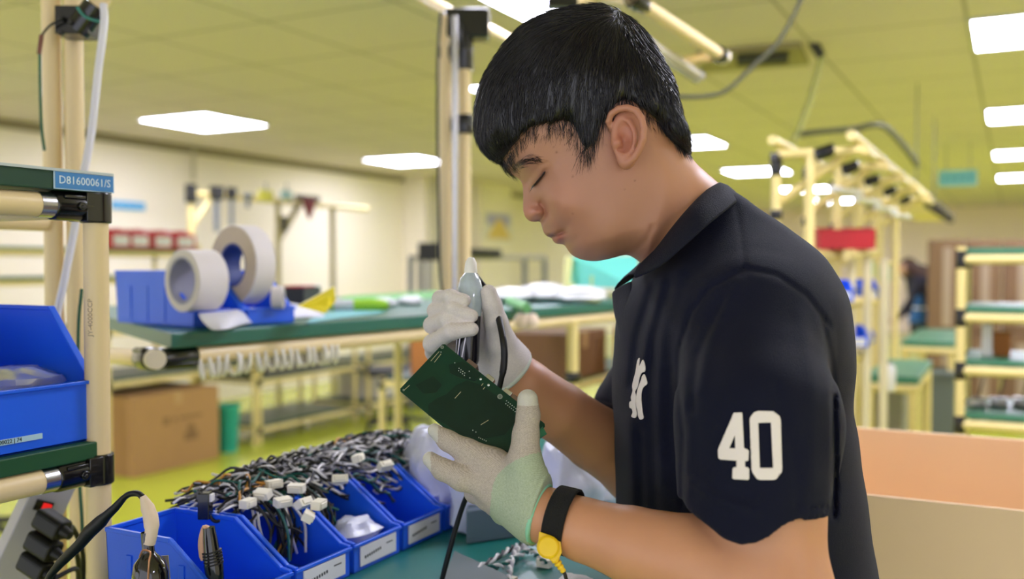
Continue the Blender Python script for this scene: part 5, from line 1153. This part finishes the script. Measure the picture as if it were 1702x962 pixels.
yv = Vector((0, 1, 0)); xv = Vector((1, 0, 0))
a_ = at_d(750, 22, 2.3); pipe(up, a_, at_d(640, -40, 2.6), CREAM, name='top_pipe'); pipe(up, at_d(790, 38, 2.3), at_d(870, 78, 2.9), CREAM, name='top_pipe')
tag(MB().tube(spline([at_d(733, 20, 2.25), at_d(728, 90, 2.25), at_d(727, 200, 2.25), at_d(729, 330, 2.25), at_d(731, 440, 2.25), at_d(735, 492, 2.2)], 5), .0035, 8).build('hanging_cable', BLACKR, smooth=True), 'thin black cable running down the left side of the upright pipes', 'cable')
# lamp above the bench
def bench_lamp():
    c = at_d(852, -6, 2.5); t = empty('bench_lamp', c, 'bright lamp hanging above the head at the top edge', 'lamp'); yw = .25
    MB().box((-.085, -yw, 0), (.085, yw, .03)).build('housing', WHITE, t, loc=(0, 0, 0), bevel=.003); MB().box((-.078, -yw + .01, -.004), (.078, yw - .01, -.0005)).build('diffuser', PL, t, loc=(0, 0, 0))
    for y in (-.2, .2): MB().tube([(0, y, .03), (0, y, CEIL - c.z)], .003).build('hanger', GREYM, t, loc=(0, 0, 0))
bench_lamp()
# overhead pipes at upper right
of = empty('overhead_frame', at_d(1130, 50, 2.25), 'cream overhead pipe with a capped end behind the back of the head', 'frame')
a_, b_ = at_d(1066, 6, 2.1), at_d(1196, 91, 2.5); dd = (b_ - a_).normalized()
pipe(of, a_ - dd * .05, b_, CREAM, name='top_pipe', r=.0155); joint(of, a_ - dd * .02, dd, .06, .02); joint(of, b_, dd, .035, .021, bolt=False); MB().tube([b_ + dd * .015, b_ + dd * .03], .021, 18).build('end_cap', mat('cap_cream', (226, 214, 186), .5), of, smooth=True)
pipe(of, b_, at_d(1140, 102, 2.9), mat('amber_pipe', (206, 172, 96), .5), name='cross_pipe'); pipe(of, a_ - dd * .02, at_d(1000, -8, 2.3), CREAM, name='cross_pipe')
MB().box((-.04, -.02, -.015), (.03, .02, .02), 0, basis(at_d(938, 3, 2.2), rgt, fwd, upv)).build('corner_joint', BLACKP, of, bevel=.005); pipe(of, at_d(938, 3, 2.2), at_d(1000, -8, 2.3), CREAM, name='cross_pipe')
a_, b_ = at_d(1070, 66, 2.2), at_d(1158, 124, 2.6); dd = (b_ - a_).normalized(); tl = empty('tube_lamp', a_, 'unlit grey white tube lamp under the capped overhead pipe', 'lamp')
MB().tube([a_, b_], .014, 14).build('tube', mat('tube_grey', (196, 190, 178), .4), tl, smooth=True); MB().tube([b_, b_ + dd * .02], .017, 14).build('end_cap', mat('cap_grey', (170, 166, 160), .5), tl, smooth=True)
MB().tube([a_ - upv * .02, b_ - upv * .02], .006, 8).build('reflector', mat('reflector', (150, 150, 130), .5), tl)
tag(MB().tube(spline([at_d(1338, -20, 3.0), at_d(1322, 20, 3.0), at_d(1292, 72, 3.0), at_d(1250, 112, 3.0), at_d(1208, 150, 3.0), at_d(1170, 160, 3.0), at_d(1120, 160, 3.0), at_d(1070, 150, 3.0)], 6), .0075, 8).build('hanging_cable', mat('dull_cable', (84, 84, 66), .6), smooth=True), 'slack dark cable drooping from the top edge toward the back of the head', 'cable')
def air_vent():
    zc = CEIL - .03; P_ = [at_z(x, y, zc) for x, y in ((1160, 92), (1330, 78), (1345, 108), (1165, 122))]
    t = empty('ceiling_vent', P_[0], 'dark slotted air vent in the ceiling right of the capped pipe', 'vent')
    MB()._add([(p.x, p.y, zc) for p in P_] + [(p.x, p.y, CEIL - .002) for p in P_], [(0, 1, 2, 3), (7, 6, 5, 4), (0, 4, 5, 1), (1, 5, 6, 2), (2, 6, 7, 3), (3, 7, 4, 0)]).build('frame', mat('vent_grey', (150, 140, 104), .6), t)
    MB().tube([at_z(1225, 98, zc - .02), at_z(1310, 94, zc - .02)], .04, 8).build('louvre', mat('vent_dark', (60, 60, 46), .6), t)
air_vent()
hr = empty('hanging_rod', at_d(1358, 85, 5.0), 'thin pale green rod slanting down from a black clip on the ceiling', 'rod')
MB().tube([at_d(1366, 92, 5.0), at_d(1345, 170, 5.0), at_d(1318, 240, 5.0)], .016, 8).build('rod', mat('rod_green', (176, 178, 110), .5), hr, smooth=True); MB().tube([at_d(1348, 66, 5.0), at_d(1366, 94, 5.0)], .026, 8).build('clip', mat('clip_dark', (50, 50, 40), .5), hr)
tag(MB().tube(spline([at_d(1322, 224, 5.0), at_d(1370, 218, 5.0), at_d(1420, 214, 5.0), at_d(1465, 208, 5.0), at_d(1500, 240, 5.2), at_d(1525, 275, 5.4)], 5), .016, 8).build('hanging_cable', mat('dull_cable', (84, 84, 66), .6), smooth=True), 'dark cable bundle strung above the tops of the right hand racks', 'cable')
# ================================================================== left background: racks along the wall
def rackset(name, label, xs, ys, ztop, shelves, m=CREAM2, r=.017, board=GREENB, rails=True):
    t = empty(name, (xs[0], ys[0], 0), label, 'rack')
    for x in xs:
        for y in ys: pipe(t, (x, y, 0), (x, y, ztop), m, r, 'post')
    for z in shelves:
        for x in xs: pipe(t, (x, ys[0], z - .03), (x, ys[-1], z - .03), m, r, 'rail')
        for y in ys: pipe(t, (xs[0], y, z - .03), (xs[-1], y, z - .03), m, r, 'rail')
        MB().box((min(xs) + .01, ys[0] + .01, z - .012), (max(xs) - .01, ys[-1] - .01, z + .006)).build('shelf_board', board, t)
        for x in xs:
            for y in ys: joint(t, (x, y, z - .03), (0, 0, 1), .055, r * 1.18, bolt=False)
    return t
fA, fB, fC = at_z(190, 800, 0), at_z(425, 740, 0), at_z(568, 700, 0)
XC = -5.05
rackset('pipe_table', 'low pipe table near the wall with the big carton under it', (XC - .6, XC), (4.19, 5.5), .95, (.95, .62))
rackset('pipe_table', 'low two shelf pipe table between the turquoise bin and the black chair', (XC - .6, XC), (5.56, 6.75), .95, (.95, .49, .13))
rackset('pipe_table', 'low pipe table farthest along the left wall, behind the dark chair', (XC - .6, XC), (6.95, 8.6), .95, (.95, .49, .13))
def carton(name, x0, x1, y0, y1, z0, z1, m, label, marks=True, group=None, cat='box'):
    t = empty(name, (x0, y0, z0), label, cat, group); MB().box((x0, y0, z0), (x1, y1, z1)).build('carton', m, t, bevel=.004)
    MB().box((x0 - .001, (y0 + y1) / 2 - .03, z1 - .08), (x1 + .0015, (y0 + y1) / 2 + .03, z1 + .0015)).build('tape_strip', mat('box_tape', (176, 140, 96), .4), t)
    return t
cb = carton('cardboard_box', -5.45, -4.93, 4.28, 5.02, .0, .51, CARD, 'big brown cardboard box on the floor under the pipe table')
MB().box((-5.33, 4.2755, .30), (-5.20, 4.279, .44)).build('white_sticker', PAPER, cb); mk = MB()
for y, z, w, h in ((4.52, .30, .05, .05), (4.60, .31, .03, .03), (4.66, .32, .20, .02), (4.70, .17, .12, .06), (4.73, .23, .06, .05)): mk.box((-4.9298, y, z), (-4.9288, y + w, z + h))
mk.build('faded_print', mat('box_ink', (128, 96, 60), .8), cb)
def trash():
    c = at_z(379, 750, 0); t = empty('waste_bin', c, 'small turquoise waste bin on the floor right of the big carton', 'bin')
    MB().lathe([(0, .0), (.065, 0), (.085, .33), (.09, .34), (.083, .34), (.063, .01), (0, .01)], Matrix.Translation(c), 28).build('bucket', mat('bin_turquoise', (30, 158, 138), .45), t, smooth=True)
    MB().lathe([(.086, .325), (.094, .33), (.094, .345), (.086, .345)], Matrix.Translation(c), 28).build('rim', mat('bin_rim', (60, 180, 160), .45), t, smooth=True)
trash()
def chair(c, rot, label, back=True, s=1.0):
    t = empty('office_chair', c, label, 'chair', rot=(0, 0, rot)); 
    for k in range(5):
        a_ = 2 * math.pi * k / 5; e = (.28 * math.cos(a_) * s, .28 * math.sin(a_) * s); l = MB().tube([(0, 0, .11), (e[0], e[1], .07)], [.022, .016], 8).build('base_spoke', BLACKR, t, loc=(0, 0, 0))
        MB().tube([(e[0] - .012, e[1], .032), (e[0] + .012, e[1], .032)], .032, 14).build('caster', BLACKR, t, loc=(0, 0, 0), smooth=True)
    MB().tube([(0, 0, .09), (0, 0, .46)], .025, 12).build('gas_lift', BLACKP, t, loc=(0, 0, 0), smooth=True)
    MB().box((-.23 * s, -.23 * s, .46), (.23 * s, .23 * s, .52)).build('seat', BLACKR, t, loc=(0, 0, 0), bevel=.02)
    if back: MB().box((-.20, .20, .62), (.20, .25, 1.0)).build('backrest', BLACKR, t, loc=(0, 0, 0), bevel=.02); MB().tube([(0, .1, .47), (0, .25, .5), (0, .25, .7)], .015).build('back_post', BLACKP, t, loc=(0, 0, 0))
chair(at_z(660, 715, 0), .6, 'black office chair on the green floor left of the far glove', back=False)
chair(at_z(-40, 905, 0), .2, 'black chair whose caster shows at the lower left edge', back=False, s=1.0)
carton('storage_carton', -5.55, -5.15, 5.75, 6.45, .497, .68, mat('grey_carton', (120, 112, 104), .8), 'grey carton on the middle shelf of the low pipe table')
carton('storage_carton', -5.55, -5.1, 7.15, 8.2, .138, .36, mat('white_carton', (206, 200, 190), .7), 'long pale carton on the bottom shelf of the farthest low pipe table')
# wall rack with the red bins
y0_, y1_ = at_x(-60, 441, -5.3).y, at_x(330, 441, -5.3).y
wr = rackset('wall_rack', 'pale green edged wall rack carrying the red bins', (-5.75, -5.3), (y0_, y1_), 1.5, (at_x(250, 415, -5.3).z, at_x(40, 462, -5.3).z), board=GREENM)
zr = at_x(250, 415, -5.3).z
for i, px in enumerate((182, 214, 252, 289)):
    q = at_x(px, 400, -5.3); w_ = at_x(px + 35, 400, -5.3).y - q.y
    make_bin('red_bin', w_ * .96, .26, .135, .10, RED, (-5.285, q.y, zr + .007), 0, ('leftmost', 'second from left', 'third from left', 'rightmost')[i] + ' of the four red bins on the wall rack', 'red bins on the wall rack', t=.004, rim=.008)
# tool rack further along
XF = -6.2; ya, ybb, yc, yd_ = [at_x(p, 400, XF).y for p in (318, 462, 553, 610)]; zt = 1.98
tr = empty('tool_rack', (XF, ya, 0), 'tall cream pipe rack with tools hanging from its top rail near the left wall', 'rack')
for y, m_ in ((ya, CREAM2), (ybb, mat('olive_pipe', (160, 148, 100), .5)), (yc, mat('olive_pipe', (160, 148, 100), .5))): pipe(tr, (XF, y, 0), (XF, y, zt), m_, .028, 'post')
pipe(tr, (XF, ya, zt - .02), (XF, yd_, zt - .02), CREAM2, .026, 'top_rail'); joint(tr, (XF, ya, zt - .02), (0, 0, 1), .16, .05, bolt=False)
pa_, pb_ = at_x(497, 340, XF), at_x(462, 400, XF); pipe(tr, pa_, pb_, mat('olive_pipe', (160, 148, 100), .5), .03, 'brace'); joint(tr, at_x(468, 372, XF), (0, 0, 1), .14, .05, bolt=False)
pa_, pb_ = at_x(355, 322, XF), at_x(322, 372, XF); pipe(tr, pa_, pb_, CREAM2, .022, 'brace')
def hang(px, y0, y1, w, m, label, name='hanging_tool', tip=None, cat='tool'):
    a_, b_ = at_x(px, y0, XF + .06), at_x(px, y1, XF + .06); t = empty(name, a_, label, cat)
    MB().tube([a_, a_ + (b_ - a_) * .25, a_ + (b_ - a_) * .3], [w * 1.6, w * 1.6, w], 10).build('handle', m, t, smooth=True); MB().tube([a_ + (b_ - a_) * .28, b_], w * .6, 8).build('shaft', tip or GREYM, t, smooth=True)
hang(360, 310, 385, .04, BLACKP, 'black hanging screwdriver left of the others on the tool rack'); hang(385, 312, 376, .03, BLACKP, 'grey thin hanging screwdriver second on the tool rack')
hang(412, 322, 345, .03, GREYM, 'short dark tool hanging left of the yellow tag'); 
for px, y0, y1, w, m_, lab in ((440, 315, 336, 22, mat('tag_yellow', (206, 200, 80), .5), 'yellow tag hung on the tool rack rail'), (474, 316, 332, 16, mat('tag_blue', (150, 186, 190), .5), 'pale blue tag right of the yellow tag')):
    a_, b_ = at_x(px - w / 2, y0, XF + .07), at_x(px + w / 2, y1, XF + .07); t = empty('rack_tag', a_, lab, 'tag'); MB().box((a_.x, a_.y, b_.z), (a_.x + .03, b_.y, a_.z)).build('plate', m_, t, bevel=.004); MB().tube([((a_.x + .015), (a_.y + b_.y) / 2, a_.z - .01), (a_.x + .015, (a_.y + b_.y) / 2, a_.z + .07)], .008).build('hook', GREYM, t)
q = at_x(512, 342, XF + .1); tg = empty('warning_triangle', q, 'dark red triangle hanging at the right end of the tool rack', 'sign'); w_ = .11
MB().prism([(-w_, .07), (w_, .07), (0, -.13)], 0, .03, basis(q, (0, 1, 0), (0, 0, 1), (1, 0, 0))).build('triangle', mat('dark_red', (120, 26, 40), .5), tg); MB().box((-.03, -.16, .05), (.02, .16, .10), 0, Matrix.Translation(q)).build('top_bar', BLACKP, tg)
tag(MB().tube([at_x(322, 300, XL + .04), at_x(322, 246, XL + .04)], .02, 8).build('wall_conduit', mat('conduit', (190, 184, 160), .6)), 'thin pale conduit running up the left wall above the tool rack', 'conduit')
# clutter standing behind the bench, far: grey shelving under the poster
gs = empty('metal_shelving', at_d(790, 470, 9.0), 'grey metal shelving with a dark slab on top under the poster', 'shelving')
for px in (683, 700, 872, 905): a_ = at_d(px, 470, 9.0 + (px - 683) * .004); MB().box((a_.x - .02, a_.y - .02, 0), (a_.x + .02, a_.y + .02, at_d(px, 425, 9).z)).build('post', GREYM, gs)
for y_, d_ in ((428, 9.0), (500, 9.0)): a_, b_ = at_d(683, y_, 9.0), at_d(905, y_, 9.8); MB().tube([a_, b_], .025, 6).build('rail', mat('rail_grey', (150, 146, 138), .5), gs)
a_, b_ = at_d(782, 419, 9.2), at_d(830, 421, 9.4); MB().tube([a_, b_], .045, 6).build('dark_slab', BLACKR, gs)
mo = empty('dark_monitor', at_d(712, 418, 9.0), 'small dark device left of the upright pipes in the distance', 'device'); c = at_d(712, 420, 8.6)
MB().box((-.09, -.04, -.07), (.09, .04, .09), 0, basis(c, rgt, fwd, upv)).build('case', BLACKR, mo, bevel=.01); MB().tube([c - Vector((0, 0, .07)), (c.x, c.y, 0)], .02).build('stand', GREYM, mo)
wp = at_x(722, 441, -6.6); tag(MB().box((wp.x - .03, wp.y - .03, 0), (wp.x + .03, wp.y + .03, CEIL - .001)).build('conduit_post', mat('conduit', (190, 184, 160), .6)), 'slim pale vertical conduit left of the upright pipes', 'conduit')
# orange cartons under the bench behind the forearm
tt = rackset('carton_table', 'low table with orange brown cartons seen between the forearm and bench', (-2.75, -1.85), (3.9, 5.3), .80, (.80, .3))
carton('orange_carton', -2.65, -2.25, 4.0, 4.5, .806, 1.06, CARDO, 'orange brown carton left of the pale bench leg', group='cartons under the bench')
carton('orange_carton', -2.2, -1.85, 4.05, 4.6, .806, 1.03, mat('brown_carton2', (120, 84, 54), .8), 'darker brown carton behind the far glove cuff', group='cartons under the bench')
carton('orange_carton', -1.79, -1.32, 4.55, 5.1, .0, 1.04, CARDO, 'orange carton right of the pale bench leg beside the shirt', group='cartons under the bench')

# ================================================================== right background: line of station frames
r_ = random.Random(9)
def station(i, y):
    xl, xr = -.67, -.565; t = empty('station_frame', (xl, y, 0), 'cream pipe station frame with slanted brace in the long right hand row', 'frame', 'station frames in the right hand row'); z = 1.70
    for x in (xl, xr): pipe(t, (x, y, 0), (x, y, z), CREAM2, .0145, 'post')
    pipe(t, (xl, y, z), (-.41, y, z), CREAM2, .0145, 'top_pipe'); pipe(t, (xl, y + .03, 1.55), (xl + .22, y + .03, z), CREAM2, .0145, 'brace'); pipe(t, (-.41, y, z), (-.41, y + .26, z), CREAM2, .0145, 'top_pipe')
    joint(t, (xl, y, z - .03), (0, 0, 1), .07, .019); joint(t, (-.52, y, z), (1, 0, .3), .06, .02); joint(t, (xl, y, 1.51), (0, 0, 1), .03, .02, bolt=False); pipe(t, (xr, y, 1.36), (xl, y, 1.36), CREAM2, .0125, 'shelf_pipe')
    if i: pipe(t, (xl + .1, y - .1, 1.62), (xr + .05, y + .2, 1.62), WHITE, .012, 'lamp_tube')
    return t
for i in range(5): station(i, 3.10 + i * (.50 + .03 * i))
tl_ = empty('row_top_rail', (-.43, 5.5, 1.75), 'long pair of cream top pipes running along the right hand station row', 'rail')
pipe(tl_, (-.43, 3.0, 1.735), (-.43, 8.2, 1.735), CREAM2, .015, 'rail'); pipe(tl_, (-.66, 3.0, 1.735), (-.66, 8.2, 1.735), CREAM2, .015, 'rail')
for k in range(11): pipe(tl_, (-.67, 5.9 + k * .22, 1.706), (-.42, 5.9 + k * .22, 1.706), CREAM2, .015, 'cross_pipe'); joint(tl_, (-.43, 5.9 + k * .22, 1.71), (0, 0, 1), .07, .022, bolt=False)
for y in (6.6, 8.1): pipe(tl_, (-.55, y, 1.71), (-.55, y, CEIL - .002), GREYM, .004, 'hanger')
# red and blue bins on the near frame
rbn = make_bin('red_bin', .20, .175, .080, .070, RED, (0, 0, 0), 0, 'red bin on top shelf of the near right hand station frame', card=False, t=.003, rim=.006)
c = at_d(1362, 414, 3.42); rbn.location = c; rbn.rotation_euler = (0, 0, -math.pi / 2)
rbn.rotation_euler = (0, 0, math.radians(-62)); 
sh = empty('bin_shelf', at_d(1400, 430, 3.4), 'cream pipe shelf under the red bin', 'shelf')
for a_, b_ in (((1358, 424), (1412, 424)), ((1408, 424), (1450, 418)), ((1372, 505), (1450, 500)), ((1372, 600), (1440, 590))): pipe(sh, at_d(*a_, 3.4), at_d(*b_, 3.55), CREAM2, .02, 'rail')
for px in (1382, 1415, 1442, 1470): a_ = at_d(px, 430, 3.5); pipe(sh, (a_.x, a_.y, 0), (a_.x, a_.y, a_.z), mat('pale_pipe', (226, 214, 178), .5), .0155, 'post')
for i, (px, py, w, h, d, m_, lab) in enumerate(((1366, 502, .11, .075, 3.30, BLUE, 'blue bin with a pale label under the red bin, left one'), (1430, 496, .07, .07, 3.6, BLUE, 'blue bin under the red bin, right one'), (1398, 577, .10, .07, 3.45, BLUE, 'lower blue bin above the green table, left one'), (1432, 570, .05, .06, 3.6, BLUE, 'lower blue bin above the green table, right one'))):
    o = make_bin('blue_bin', w, .12, h, h * .55, m_, (0, 0, 0), 0, lab, 'blue bins under the red bin', t=.003, rim=.005); o.location = at_d(px, py, d); o.rotation_euler = (0, 0, math.radians(-62))
c = at_d(1345, 468, 3.4); t = empty('white_cup', c, 'white container at the shoulder of the man beside the blue bin', 'container'); MB().lathe([(0, -.04), (.03, -.04), (.034, .04), (.028, .04), (.026, -.03), (0, -.03)], Matrix.Translation(at_d(1368, 478, 3.6))).build('cup', WHITE, t, smooth=True); MB().lathe([(.036, .04), (.036, .046), (.030, .046)], Matrix.Translation(at_d(1368, 478, 3.6))).build('cup_rim', WHITE, t, smooth=True)
for i, (px, py, lab) in enumerate(((1443, 445, 'mint green card pinned high on the station row'), (1470, 452, 'mint green card beside the dark green bundle'))):
    a_ = at_d(px, py, 4.2); M = basis(a_, rgt, fwd, upv); t = empty('green_card', a_, lab, 'card'); MB().box((-.025, -.002, -.04), (.025, .002, .03), 0, M).build('card', mat('mint_card', (150, 196, 160), .6), t); MB().box((-.008, -.006, .026), (.008, .004, .04), 0, M).build('pin_clip', BLACKP, t)
# green tables in the right background
def table(name, px0, px1, pyf, d, depth, z, label):
    a_, b_ = at_d(px0, pyf, d), at_d(px1, pyf, d); t = empty(name, (a_.x, a_.y, 0), label, 'table'); x0, x1, y0 = a_.x, b_.x, min(a_.y, b_.y); z = at_d((px0 + px1) / 2, pyf, d).z
    MB().box((x0, y0, z - .03), (x1, y0 + depth, z)).build('top', GREENT, t, bevel=.003)
    for x in (x0 + .02, x1 - .02):
        pipe(t, (x, y0 + .01, z - .05), (x, y0 + depth, z - .05), CREAM2, .018, 'rail')
        for y in (y0 + .02, y0 + depth - .02): pipe(t, (x, y, 0), (x, y, z - .03), CREAM2, .018, 'leg')
    pipe(t, (x0, y0 + .01, z - .05), (x1, y0 + .01, z - .05), CREAM2, .018, 'rail'); return t
table('green_table', 1436, 1530, 622, 3.9, .75, 0, 'green topped pipe table just right of the back of the polo shirt')
table('green_table', 1498, 1590, 566, 5.4, 1.2, 0, 'farther green topped pipe table in front of the stooping person')
c = at_d(1475, 625, 3.6); t = empty('white_spool', c, 'white roll hung at the front edge of the nearer green table', 'roll'); MB().lathe([(.012, -.055), (.026, -.055), (.03, -.04), (.03, .03), (.022, .045), (.012, .045)], Matrix.Translation(c)).build('roll', WHITE, t, smooth=True); MB().lathe([(.006, -.06), (.011, -.06), (.011, .06), (.006, .06)], Matrix.Translation(c)).build('core', GREYM, t)
for i, (px, py, d, w, h, m_, lab) in enumerate(((1476, 700, 4.4, .13, .32, mat('grey_tote', (150, 148, 140), .6), 'pale grey tote under the nearer green table'), (1380, 690, 4.2, .12, .5, CARDD, 'brown carton right behind the man, under the table'), (1565, 690, 5.2, .12, .42, mat('slate_tote', (96, 104, 100), .6), 'slate coloured tote between the table legs and right rack'))):
    a_ = at_d(px, py, d); t = empty('storage_tote', (a_.x, a_.y, 0), lab, 'tote'); MB().box((a_.x - w / 2, a_.y, .0), (a_.x + w / 2, a_.y + .3, a_.z + h / 2)).build('tub', m_, t, bevel=.01); MB().box((a_.x - w / 2 - .012, a_.y - .012, a_.z + h / 2), (a_.x + w / 2 + .012, a_.y + .312, a_.z + h / 2 + .02)).build('lid', m_, t, bevel=.005)
# right rack with three shelves
dR = 3.0; aR = at_d(1598, 430, dR); xs2 = (aR.x, aR.x + .62); ys2 = (aR.y, aR.y + .42)
zs = [at_d(1598, y_, dR).z for y_ in (415, 512, 600, 690)]
rackset('right_rack', 'cream pipe rack with three green shelves at the right edge', xs2, ys2, zs[0] + .01, (zs[0], zs[1], zs[2], zs[3]), board=GREENT, r=.0145)
for i, (px, py, w, h, m_, lab) in enumerate(((1665, 590, .05, .075, CARDO, 'small amber box on the middle shelf of the right rack'), (1640, 590, .03, .10, WHITE, 'white bottle shaped carton on the middle shelf of the right rack'))):
    a_ = at_d(px, py, dR + .1); t = empty('small_box', (a_.x, a_.y, zs[2] + .006), lab, 'box'); MB().box((a_.x - w / 2, a_.y, zs[2] + .006), (a_.x + w / 2, a_.y + .08, zs[2] + .006 + h)).build('carton', m_, t, bevel=.002); MB().box((a_.x - w / 2, a_.y + .03, zs[2] + .006 + h), (a_.x + w / 2, a_.y + .05, zs[2] + .008 + h)).build('flap', m_, t)
for i, px in enumerate((1625, 1660, 1698)):
    a_ = at_d(px, 690, dR + .15); c = Vector((a_.x, a_.y, zs[3] + .008)); t = empty('coil_reel', c, ('left', 'middle', 'right')[i] + ' one of three black reels on the bottom shelf of the right rack', 'reel', 'black reels on the right rack'); 
    MB().lathe([(.006, 0), (.030, 0), (.030, .004), (.012, .004), (.012, .022), (.030, .022), (.030, .026), (.006, .026), (.006, 0)], Matrix.Translation(c), 24).build('reel', BLACKP, t, smooth=True); MB().lathe([(.0122, .005), (.024, .005), (.024, .021), (.0122, .021)], Matrix.Translation(c), 20).build('winding', mat('silver_wire', (200, 200, 205), .3, metal=.6), t, smooth=True)
    MB().tube([c + Vector((0, 0, .02)), c + Vector((.02, .02, zs[2] - zs[3] - .06))], .003, 6).build('lead', BLACKR, t)
# stacked brown cartons far behind
lb_ = ['lower left', 'lower middle', 'lower right', 'upper left', 'upper middle', 'upper right']
k = 0
for row in range(2):
    for i in range(3):
        a_ = at_d(1572 + i * 62, 500, 8.0); z0 = .0 if row == 0 else .80
        t = empty('brown_carton', (a_.x, a_.y, z0), lb_[k] + ' brown carton of the wrapped stack behind the right rack', 'box', 'stacked brown cartons'); k += 1
        MB().box((a_.x - .135, a_.y - .1 + .05 * i, z0), (a_.x + .13, a_.y + .4, z0 + .79 - (.0 if row == 0 else .03))).build('carton', CARDD, t, bevel=.008)
        MB().box((a_.x - .02, a_.y - .102 + .05 * i, z0 + .05), (a_.x + .05, a_.y - .099 + .05 * i, z0 + .7)).build('wrap_strip', mat('wrap_shine', (168, 146, 128), .35), t)
# stooping person far behind
def far_person():
    base = at_d(1530, 470, 8.9); base.z = 0; t = empty('person', base, 'person in dark clothes stooping over the far green table', 'person')
    def Wp(px, py, d=8.9): return np.array(VV(px, py, d))
    def f(P):
        g = cap(P, Wp(1530, 462), Wp(1543, 520), .13, .16); g = smin(g, cap(P, Wp(1543, 520), Wp(1541, 545), .16, .15), .03)
        g = smin(g, ell(P, Wp(1510, 446), (.09, .105, .09)), .02); g = smin(g, cap(P, Wp(1512, 452), Wp(1530, 468), .05, .06), .02)
        for s in (-.1, .1):
            g = smin(g, cap(P, Wp(1530, 475, 8.9 + s * 1.3), Wp(1508, 512, 8.9 + s), .05, .04), .02); g = smin(g, cap(P, Wp(1508, 512, 8.9 + s), Wp(1490, 530, 8.9 + s), .04, .03), .015); g = smin(g, cap(P, Wp(1490, 530, 8.9 + s), Wp(1482, 534, 8.9 + s), .03, .022), .01)
            g = smin(g, cap(P, Wp(1542, 560, 8.9 + s), Wp(1540, 610, 8.9 + s), .085, .06), .03); g = smin(g, cap(P, Wp(1540, 610, 8.9 + s), Wp(1545, 680, 8.9 + s), .06, .045), .02)
        return g
    c = np.array([Wp(x, y, d) for x in (1450, 1600) for y in (410, 700) for d in (8.5, 9.3)]); v_, q_ = mesh_sdf(f, c.min(0), c.max(0), .016)
    X, Y = proj(v_[q_].mean(1)); mi = np.where(Y < 457, 1, np.where((Y < 560), 0, 2)); mi = np.where((X < 1494) & (Y > 500) & (Y < 545), 3, mi); mi = np.where((X < 1506) & (Y < 457) & (Y > 438), 3, mi)
    np_mesh('body', v_, q_, [mat('navy_jacket', (38, 36, 56), .8), mat('far_hair', (70, 44, 38), .6), mat('far_trousers', (52, 56, 70), .8), mat('far_skin', (190, 146, 122), .6)], t, mi=mi, smooth_iter=1)
far_person()
c = at_d(1528, 512, 8.5); t = empty('blue_cloth', c, 'blue cloth bundle in the hands of the stooping person', 'cloth'); MB().lathe([(0, -.14), (.10, -.12), (.05, 0), (.03, .1), (0, .12)], Matrix.Translation(c)).build('cloth', mat('cloth_blue', (40, 96, 160), .8), t, smooth=True); MB().lathe([(.052, -.01), (.056, 0), (.052, .01)], Matrix.Translation(c)).build('tie', WHITE, t)
# big open carton right of the man
def open_carton():
    z = 1.03; A, B = at_z(1404, 705, z), at_z(1702, 735, z); C1, C2 = at_z(1420, 815, z), at_z(1702, 850, z)
    y1, y0 = (A.y + B.y) / 2, (C1.y + C2.y) / 2; x0 = -.16; x1 = 1.0
    x0 = min(A.x, C1.x) - .04; t = empty('open_carton', (x0, y0, 0), 'large open light brown carton standing behind the back of the man', 'box'); h = .006
    z0 = .30
    for nm, lo, hi in (('far_wall', (x0, y1, z0), (x1, y1 + h, z)), ('near_wall', (x0, y0 - h, z0), (x1, y0, z)), ('end_wall', (x0 - h, y0, z0), (x0, y1, z)), ('end_wall', (x1, y0, z0), (x1 + h, y1, z)), ('base', (x0, y0, z0), (x1, y1, z0 + h))): MB().box(lo, hi).build(nm, CARDL, t, bevel=.002)
    cart = empty('platform_cart', ((x0 + x1) / 2, (y0 + y1) / 2, 0), 'low cart under the large open carton', 'cart'); MB().box((x0, y0, .24), (x1, y1, .298)).build('deck', GREYM, cart)
    for x in (x0 + .08, x1 - .08):
        for y in (y0 + .06, y1 - .06): MB().tube([(x, y - .02, .06), (x, y + .02, .06)], .06, 16).build('wheel', BLACKR, cart); MB().box((x - .015, y - .03, .06), (x + .015, y + .03, .241)).build('fork', GREYM, cart)
open_carton()
